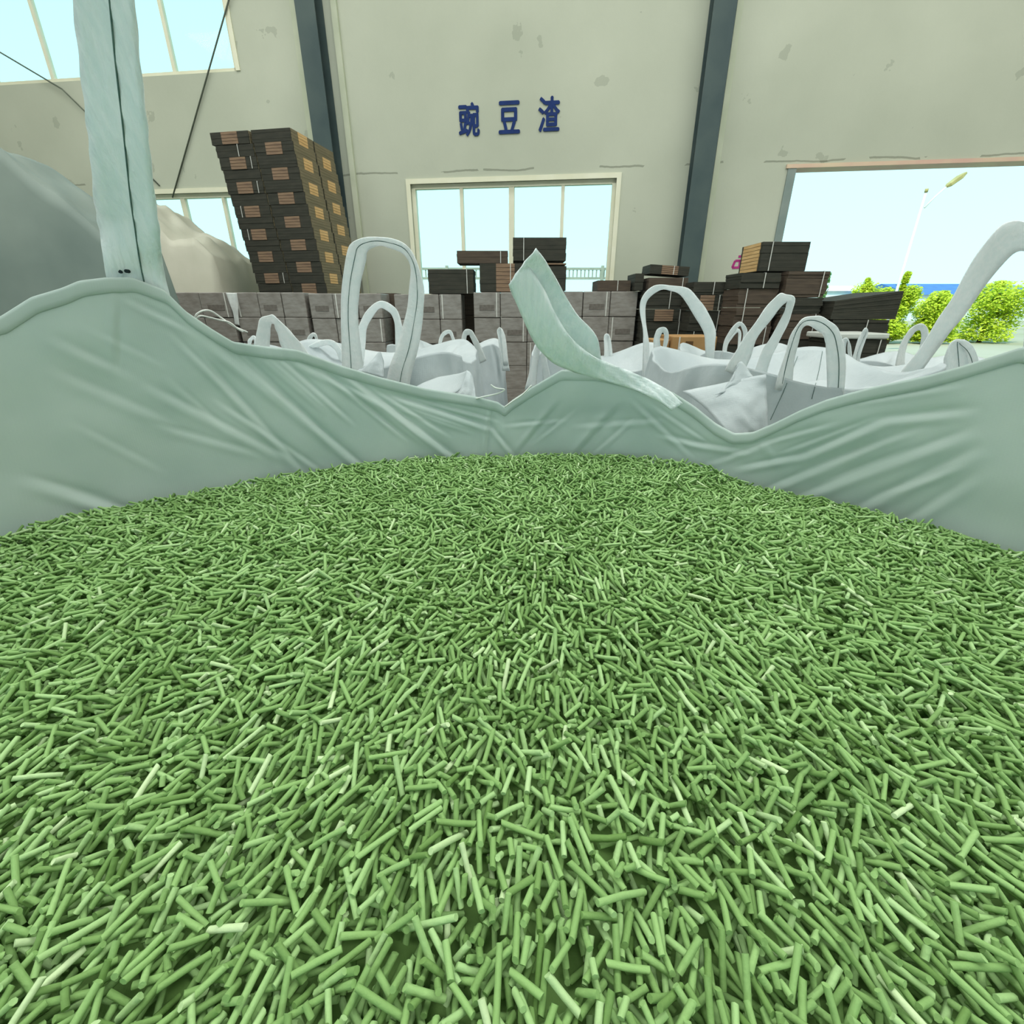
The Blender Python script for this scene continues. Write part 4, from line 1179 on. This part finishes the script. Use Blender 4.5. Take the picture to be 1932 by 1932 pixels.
Gg = white_bag(1.62, 3.35, 0.45, rel(-0.29), 'white bulk bag in the second row before the doorway stacks', 5, corner=0.1)
loop(Gg, [(1360, 700, 1370, 700), (1362, 668, 1370, 668), (1368, 640, 1375, 643), (1380, 620, 1385, 627), (1394, 607, 1396, 615), (1407, 616, 1400, 621), (1410, 632, 1402, 634), (1404, 660, 1396, 660), (1402, 700, 1390, 700)], 2.98, 0.02)
loop(Gg, [(1364, 690, 1369, 690), (1368, 650, 1373, 652), (1378, 630, 1383, 636), (1390, 620, 1391, 627), (1398, 626, 1393, 631), (1397, 650, 1392, 650), (1394, 690, 1388, 690)], 3.7, 0.02)
loop(Gg, [(1585, 700, 1596, 700), (1588, 655, 1596, 655), (1590, 640, 1598, 643), (1598, 638, 1600, 645), (1604, 648, 1599, 652), (1608, 672, 1600, 674), (1614, 700, 1602, 700)], 2.95, 0.02)
loopH = ([(1606, 690, 1614, 690), (1612, 662, 1618, 665), (1622, 634, 1628, 640), (1632, 619, 1634, 628), (1638, 624, 1633, 631), (1632, 645, 1626, 646), (1624, 668, 1618, 668), (1620, 700, 1612, 700)], 3.15, 0.02)
Fg = white_bag(2.10, 2.32, 0.45, rel(-0.27), 'white bulk bag whose long strap slants up at the right edge', 6, corner=0.08)
loop(Fg, [(1660, 750, 1690, 770), (1698, 702, 1722, 716), (1728, 668, 1748, 688), (1768, 606, 1782, 640), (1800, 556, 1810, 606), (1850, 470, 1866, 530), (1900, 420, 1910, 480), (1950, 430, 1940, 480), (1975, 500, 1945, 530), (1980, 600, 1935, 610), (1975, 720, 1925, 720)], 1.86, 0.04, None, 0.05)
loop(Fg, [(1775, 760, 1838, 760), (1780, 700, 1836, 700), (1783, 672, 1830, 668), (1792, 650, 1818, 640), (1810, 640, 1820, 660), (1840, 660, 1826, 690), (1860, 740, 1836, 750)], 1.80, 0.03, 0.5)
flap(Fg, [[(1652, 742), (1664, 726), (1676, 712)], [(1664, 744), (1678, 724), (1692, 706)], [(1684, 746), (1702, 735), (1720, 722)]], [[1.84, 1.86, 1.88], [1.84, 1.86, 1.88], [1.83, 1.85, 1.87]])
Hg = white_bag(2.70, 3.55, 0.46, rel(-0.36), 'white bulk bag before the green trees in the doorway', 7, corner=0.09)
loop(Hg, [(1688, 700, 1706, 700), (1694, 665, 1708, 665), (1704, 640, 1713, 646), (1716, 622, 1722, 632), (1730, 612, 1730, 624), (1744, 612, 1736, 624), (1752, 626, 1738, 634), (1750, 650, 1736, 650), (1746, 700, 1730, 700)], 3.1, 0.03)
loop(Hg, *loopH)
Ig = white_bag(-1.42, 3.15, 0.44, rel(-0.28), 'white bulk bag half hidden left of the white bag with the upright loop', 8, corner=0.09)
loop(Ig, [(574, 690, 582, 690), (578, 650, 586, 650), (582, 634, 590, 636), (592, 628, 594, 636), (600, 640, 594, 644), (602, 690, 594, 690)], 2.75, 0.02)
loop(A, [(462, 700, 470, 700), (467, 655, 472, 655), (470, 640, 475, 643), (478, 634, 479, 640), (485, 645, 480, 648), (486, 700, 480, 700)], 1.68, 0.02)

# ================================================================ THE PELLETS
CELL = 0.001
gx0, gx1, gy0, gy1 = -0.84, 0.84, -0.22, 1.05
gw, gh = int((gx1 - gx0) / CELL), int((gy1 - gy0) / CELL)
PR = 0.00178
XX, YY = np.meshgrid(gx0 + (np.arange(0, gw, 8) + 4) * CELL, gy0 + (np.arange(0, gh, 8) + 4) * CELL)
Zc = heap_z(XX, YY)
H = np.repeat(np.repeat(Zc, 8, 0), 8, 1)[:gh, :gw].copy().astype(np.float64)
H = np.pad(H, ((0, max(0, gh - H.shape[0])), (0, max(0, gw - H.shape[1]))), mode='edge')
H -= 0.0085
NPEL = 82000
lens = np.clip(rng.normal(0.0182, 0.0074, NPEL), 0.0065, 0.037)
rad = PR * rng.uniform(0.92, 1.08, NPEL)
pos = np.zeros((NPEL, 3)); dirs = np.zeros((NPEL, 3)); alive = np.zeros(NPEL, bool)
cand = np.stack([rng.uniform(gx0 + 0.02, gx1 - 0.02, NPEL * 4), rng.uniform(gy0 + 0.02, gy1 - 0.02, NPEL * 4)], 1)
ok = ((cand[:, 0]) / (EA - 0.012)) ** 2 + ((cand[:, 1] - EC[1]) / (EB - 0.012)) ** 2 < 1
cand = cand[ok]
hz0 = heap_z(cand[:, 0], cand[:, 1])
rnd = rng.random(NPEL); rnd2 = rng.normal(0, 1, NPEL); rnd3 = rng.uniform(0, math.pi, NPEL)
ci_, nc = 0, len(cand)
SSTEP = 0.0016
lane3 = np.array([-0.6, 0.0, 0.6])
for i in range(NPEL):
    best = None
    for _ in range(2 if rnd[i] > 0.5 else 1):
        c = ci_ % nc; ci_ += 1
        x, y = cand[c]
        e = H[int((y - gy0) / CELL), int((x - gx0) / CELL)] - hz0[c]
        if best is None or e < best[0]: best = (e, x, y, hz0[c])
    _, x, y, hzc = best
    # pellets tend to lie down the slope near the viewer, every way further off
    if rnd[i] < (0.50 if y < 0.5 else 0.25):
        a = math.atan2(y - 0.62, (x - 0.04) * 1.15) + rnd2[i] * 0.38
    else:
        a = rnd3[i]
    L = lens[i]; r = rad[i]
    ca, sa = math.cos(a), math.sin(a)
    if ((x / EA) ** 2 + ((y - EC[1]) / EB) ** 2) > 0.90:      # along the cloth they lie along it
        for q_ in (0.55, -0.55):
            if ((x + ca * L * q_) / (EA - 0.006)) ** 2 + ((y + sa * L * q_ - EC[1]) / (EB - 0.006)) ** 2 > 1:
                a = math.atan2(x / EA ** 2, -(y - EC[1]) / EB ** 2) + rnd2[i] * 0.12
                ca, sa = math.cos(a), math.sin(a)
                break
    m = max(3, int(L / 2 / SSTEP))
    S = (np.arange(m) + 0.5) * (L / 2 / m)
    S = np.concatenate([-S[::-1], S])
    X = x + S * ca; Y = y + S * sa
    lx_ = lane3[:, None] * r
    ix = ((X[None] - lx_ * sa - gx0) / CELL).astype(int); iy = ((Y[None] + lx_ * ca - gy0) / CELL).astype(int)
    np.clip(ix, 0, gw - 1, out=ix); np.clip(iy, 0, gh - 1, out=iy)
    h = H[iy, ix].max(0)
    hl, hr = h[:m], h[m:]; sl, sr = -S[:m], S[m:]
    val = (hl[:, None] * sr[None] + hr[None] * sl[:, None]) / (sl[:, None] + sr[None])
    k = int(val.argmax()); p, q = divmod(k, m)
    slope = (hr[q] - hl[p]) / (sr[q] + sl[p])
    if slope > 0.9: slope = 0.9
    elif slope < -0.9: slope = -0.9
    z0 = (h - slope * S).max()
    sec = math.sqrt(1 + slope * slope)
    zc = z0 + r * 0.82 * sec
    if zc - hzc > 0.0115: continue          # would stand proud of the heap: it rolls away
    cs = 1 / sec
    pos[i] = (x, y, zc); dirs[i] = (ca * cs, sa * cs, slope * cs)
    alive[i] = True
    n = max(4, int(L * cs / CELL))
    S2 = (np.arange(n) + 0.5) * (L * cs / n) - L * cs / 2
    ln = np.array([-0.9, -0.45, 0, 0.45, 0.9]) * r
    ix = ((x + S2[None] * ca - ln[:, None] * sa - gx0) / CELL).astype(int); iy = ((y + S2[None] * sa + ln[:, None] * ca - gy0) / CELL).astype(int)
    np.clip(ix, 0, gw - 1, out=ix); np.clip(iy, 0, gh - 1, out=iy)
    tp = zc + slope * S2[None] + np.sqrt(np.maximum(r * r - ln * ln, 0))[:, None]
    H[iy, ix] = np.maximum(H[iy, ix], tp)

# which pellets lie free on top and show largest
pos[~alive] = (0, 0.5, 1.0)
px_all = np.array([pix(p) for p in pos])
dep = pos[:, 1] * cp - (pos[:, 2] - CAMZ) * sp
cands = []
infr = (px_all[:, 0] > 128) & (px_all[:, 0] < 1804) & (px_all[:, 1] > 1150) & (px_all[:, 1] < 1800)
for i in np.nonzero(alive & infr & (np.arange(NPEL) > NPEL * 0.35))[0]:
    S2 = np.linspace(-0.48, 0.48, 9) * lens[i]
    P = pos[i] + dirs[i] * S2[:, None]
    hh = H[((P[:, 1] - gy0) / CELL).astype(int).clip(0, gh - 1), ((P[:, 0] - gx0) / CELL).astype(int).clip(0, gw - 1)]
    free = (hh < P[:, 2] + rad[i] + 0.0006).mean()
    if free > 0.85:
        a_ = np.array(pix(pos[i] - dirs[i] * lens[i] / 2)); b_ = np.array(pix(pos[i] + dirs[i] * lens[i] / 2))
        size = np.hypot(*(a_ - b_)) * (2 * rad[i] * F / dep[i])
        cands.append((size, i))
cands.sort(reverse=True)
single = [i for _, i in cands[:300]]
tint = np.clip(rng.normal(0.46, 0.22, NPEL), 0, 1)
pale = rng.random(NPEL) < 0.02
tint[pale] = rng.uniform(0.85, 1.0, pale.sum())

def frames(D):
    ref = np.where(np.abs(D[:, 2:3]) > 0.9, np.array([[1.0, 0, 0]]), np.array([[0, 0, 1.0]]))
    U = np.cross(ref, D); U /= np.linalg.norm(U, axis=1)[:, None]
    return U, np.cross(D, U)
def pellet_arrays(idx, sides, rings, base):
    n = len(idx)
    P, D, L, R = pos[idx], dirs[idx], lens[idx], rad[idx]
    U, W = frames(D)
    an = np.arange(sides) / sides * 2 * math.pi
    bend = rng.normal(0, 0.045, n) * L
    ring_t = np.linspace(-0.5, 0.5, rings)
    Vs = []
    ts = np.concatenate([[-0.5], ring_t, [0.5]])
    skew0, skew1 = rng.uniform(-0.5, 0.5, n), rng.uniform(-0.5, 0.5, n)
    rough = rng.uniform(0.93, 1.07, (n, sides))
    for k, t in enumerate(ts):
        c = P + D * (L * t)[:, None] + W * (bend * (0.25 - t * t) * 4 * 0.5)[:, None]
        ring = c[:, None, :] + (R[:, None] * rough)[:, :, None] * (np.cos(an)[None, :, None] * U[:, None, :] + np.sin(an)[None, :, None] * W[:, None, :])
        if k <= 1 or k >= len(ts) - 2:
            sk = (skew0 if k <= 1 else skew1)[:, None] * R[:, None] * np.cos(an + 1.0)[None]
            ring = ring + D[:, None, :] * sk[:, :, None]
        Vs.append(ring)
    V = np.stack(Vs, 1)                      # n, rings+2, sides, 3
    nr = len(ts); per = nr * sides
    o = (np.arange(n) * per)[:, None] + base
    quads = []
    for k in range(1, nr - 2):
        for s in range(sides):
            s2 = (s + 1) % sides
            quads.append((k * sides + s, k * sides + s2, (k + 1) * sides + s2, (k + 1) * sides + s))
    quads = np.array(quads)
    Q = (o[:, :, None] + quads[None]).reshape(-1, 4)
    c0 = (o + np.arange(sides)[::-1][None]); c1 = (o + (nr - 1) * sides + np.arange(sides)[None])
    caps = np.stack([c0, c1], 1).reshape(-1, sides)
    return V.reshape(-1, 3), Q, caps, np.repeat(tint[idx], per)
def make_mesh(name, blocks, extra=None):
    V, LO, LS, SM, TT = [], [], [], [], []
    tot = 0; lp = 0
    for v, q, c, t in blocks:
        V.append(v); TT.append(t)
        for arr, sm in ((q, True), (c, False)):
            k = arr.shape[1]
            LO.append(arr.ravel()); LS.append(lp + np.arange(len(arr)) * k); lp += arr.size
            SM.append(np.full(len(arr), sm))
    V = np.concatenate(V); LO = np.concatenate(LO); LS = np.concatenate(LS); SM = np.concatenate(SM); TT = np.concatenate(TT)
    me = bpy.data.meshes.new(name)
    me.vertices.add(len(V)); me.vertices.foreach_set('co', V.ravel().astype(np.float32))
    me.loops.add(len(LO)); me.loops.foreach_set('vertex_index', LO.astype(np.int32))
    me.polygons.add(len(LS)); me.polygons.foreach_set('loop_start', LS.astype(np.int32))
    me.update(calc_edges=True)
    me.polygons.foreach_set('use_smooth', SM)
    at2 = me.attributes.new('tint', 'FLOAT', 'POINT'); at2.data.foreach_set('value', TT.astype(np.float32))
    me.validate()
    return me
sset = set(single)
rest = np.array([i for i in range(NPEL) if alive[i] and i not in sset])
near = rest[pos[rest, 1] < 0.42]; mid = rest[(pos[rest, 1] >= 0.42) & (pos[rest, 1] < 0.7)]; far = rest[pos[rest, 1] >= 0.7]
blocks = []; base = 0
for idx, sd, rg in ((near, 7, 3), (mid, 6, 2), (far, 5, 2)):
    b = pellet_arrays(idx, sd, rg, base); blocks.append(b); base += len(b[0])
# packed bed under the loose pellets
bx, by = np.meshgrid(np.linspace(-1, 1, 121), np.linspace(-1, 1, 121))
rr_ = np.maximum(np.abs(bx), np.abs(by)); nn_ = np.hypot(bx, by) + 1e-9
ux_, uy_ = bx / nn_ * rr_, by / nn_ * rr_
bxw, byw = ux_ * (EA - 0.004), EC[1] + uy_ * (EB - 0.004)
bz = heap_z(bxw, byw) - 0.0105
Vb = np.stack([bxw, byw, bz], -1).reshape(-1, 3)
id_ = np.arange(121 * 121).reshape(121, 121)
Qb = np.stack([id_[:-1, :-1], id_[:-1, 1:], id_[1:, 1:], id_[1:, :-1]], -1).reshape(-1, 4) + base
blocks.append((Vb, Qb, np.zeros((0, 4), int), np.full(len(Vb), 0.0)))  # bed takes the darkest tint, shade of the gaps put into its colour
heap = link('pellet_heap', make_mesh('pellet_heap', blocks), M['pellet'])
tag(heap, 'heap of green pressed pellets filling the open foreground bag', 'pellets', kind='stuff')

# the single pellets
import itertools
PLAB = 'green pressed pellet lying free on the near part of the heap'
for i in single:
    P, D = pos[i].copy(), dirs[i].copy()
    sp_, sd_, sl_, sr_, st_ = pos[i].copy(), dirs[i].copy(), lens[i], rad[i], tint[i]
    pos[i] = 0.0
    v, q, c, t = pellet_arrays(np.array([i]), 10, 3, 0)
    me = make_mesh('pellet', [(v, q, c, t)])
    o = link('pellet', me, M['pellet'], None, tuple(P))
    tag(o, PLAB, 'pellet', 'loose pellets on top of the heap')
    pos[i] = P
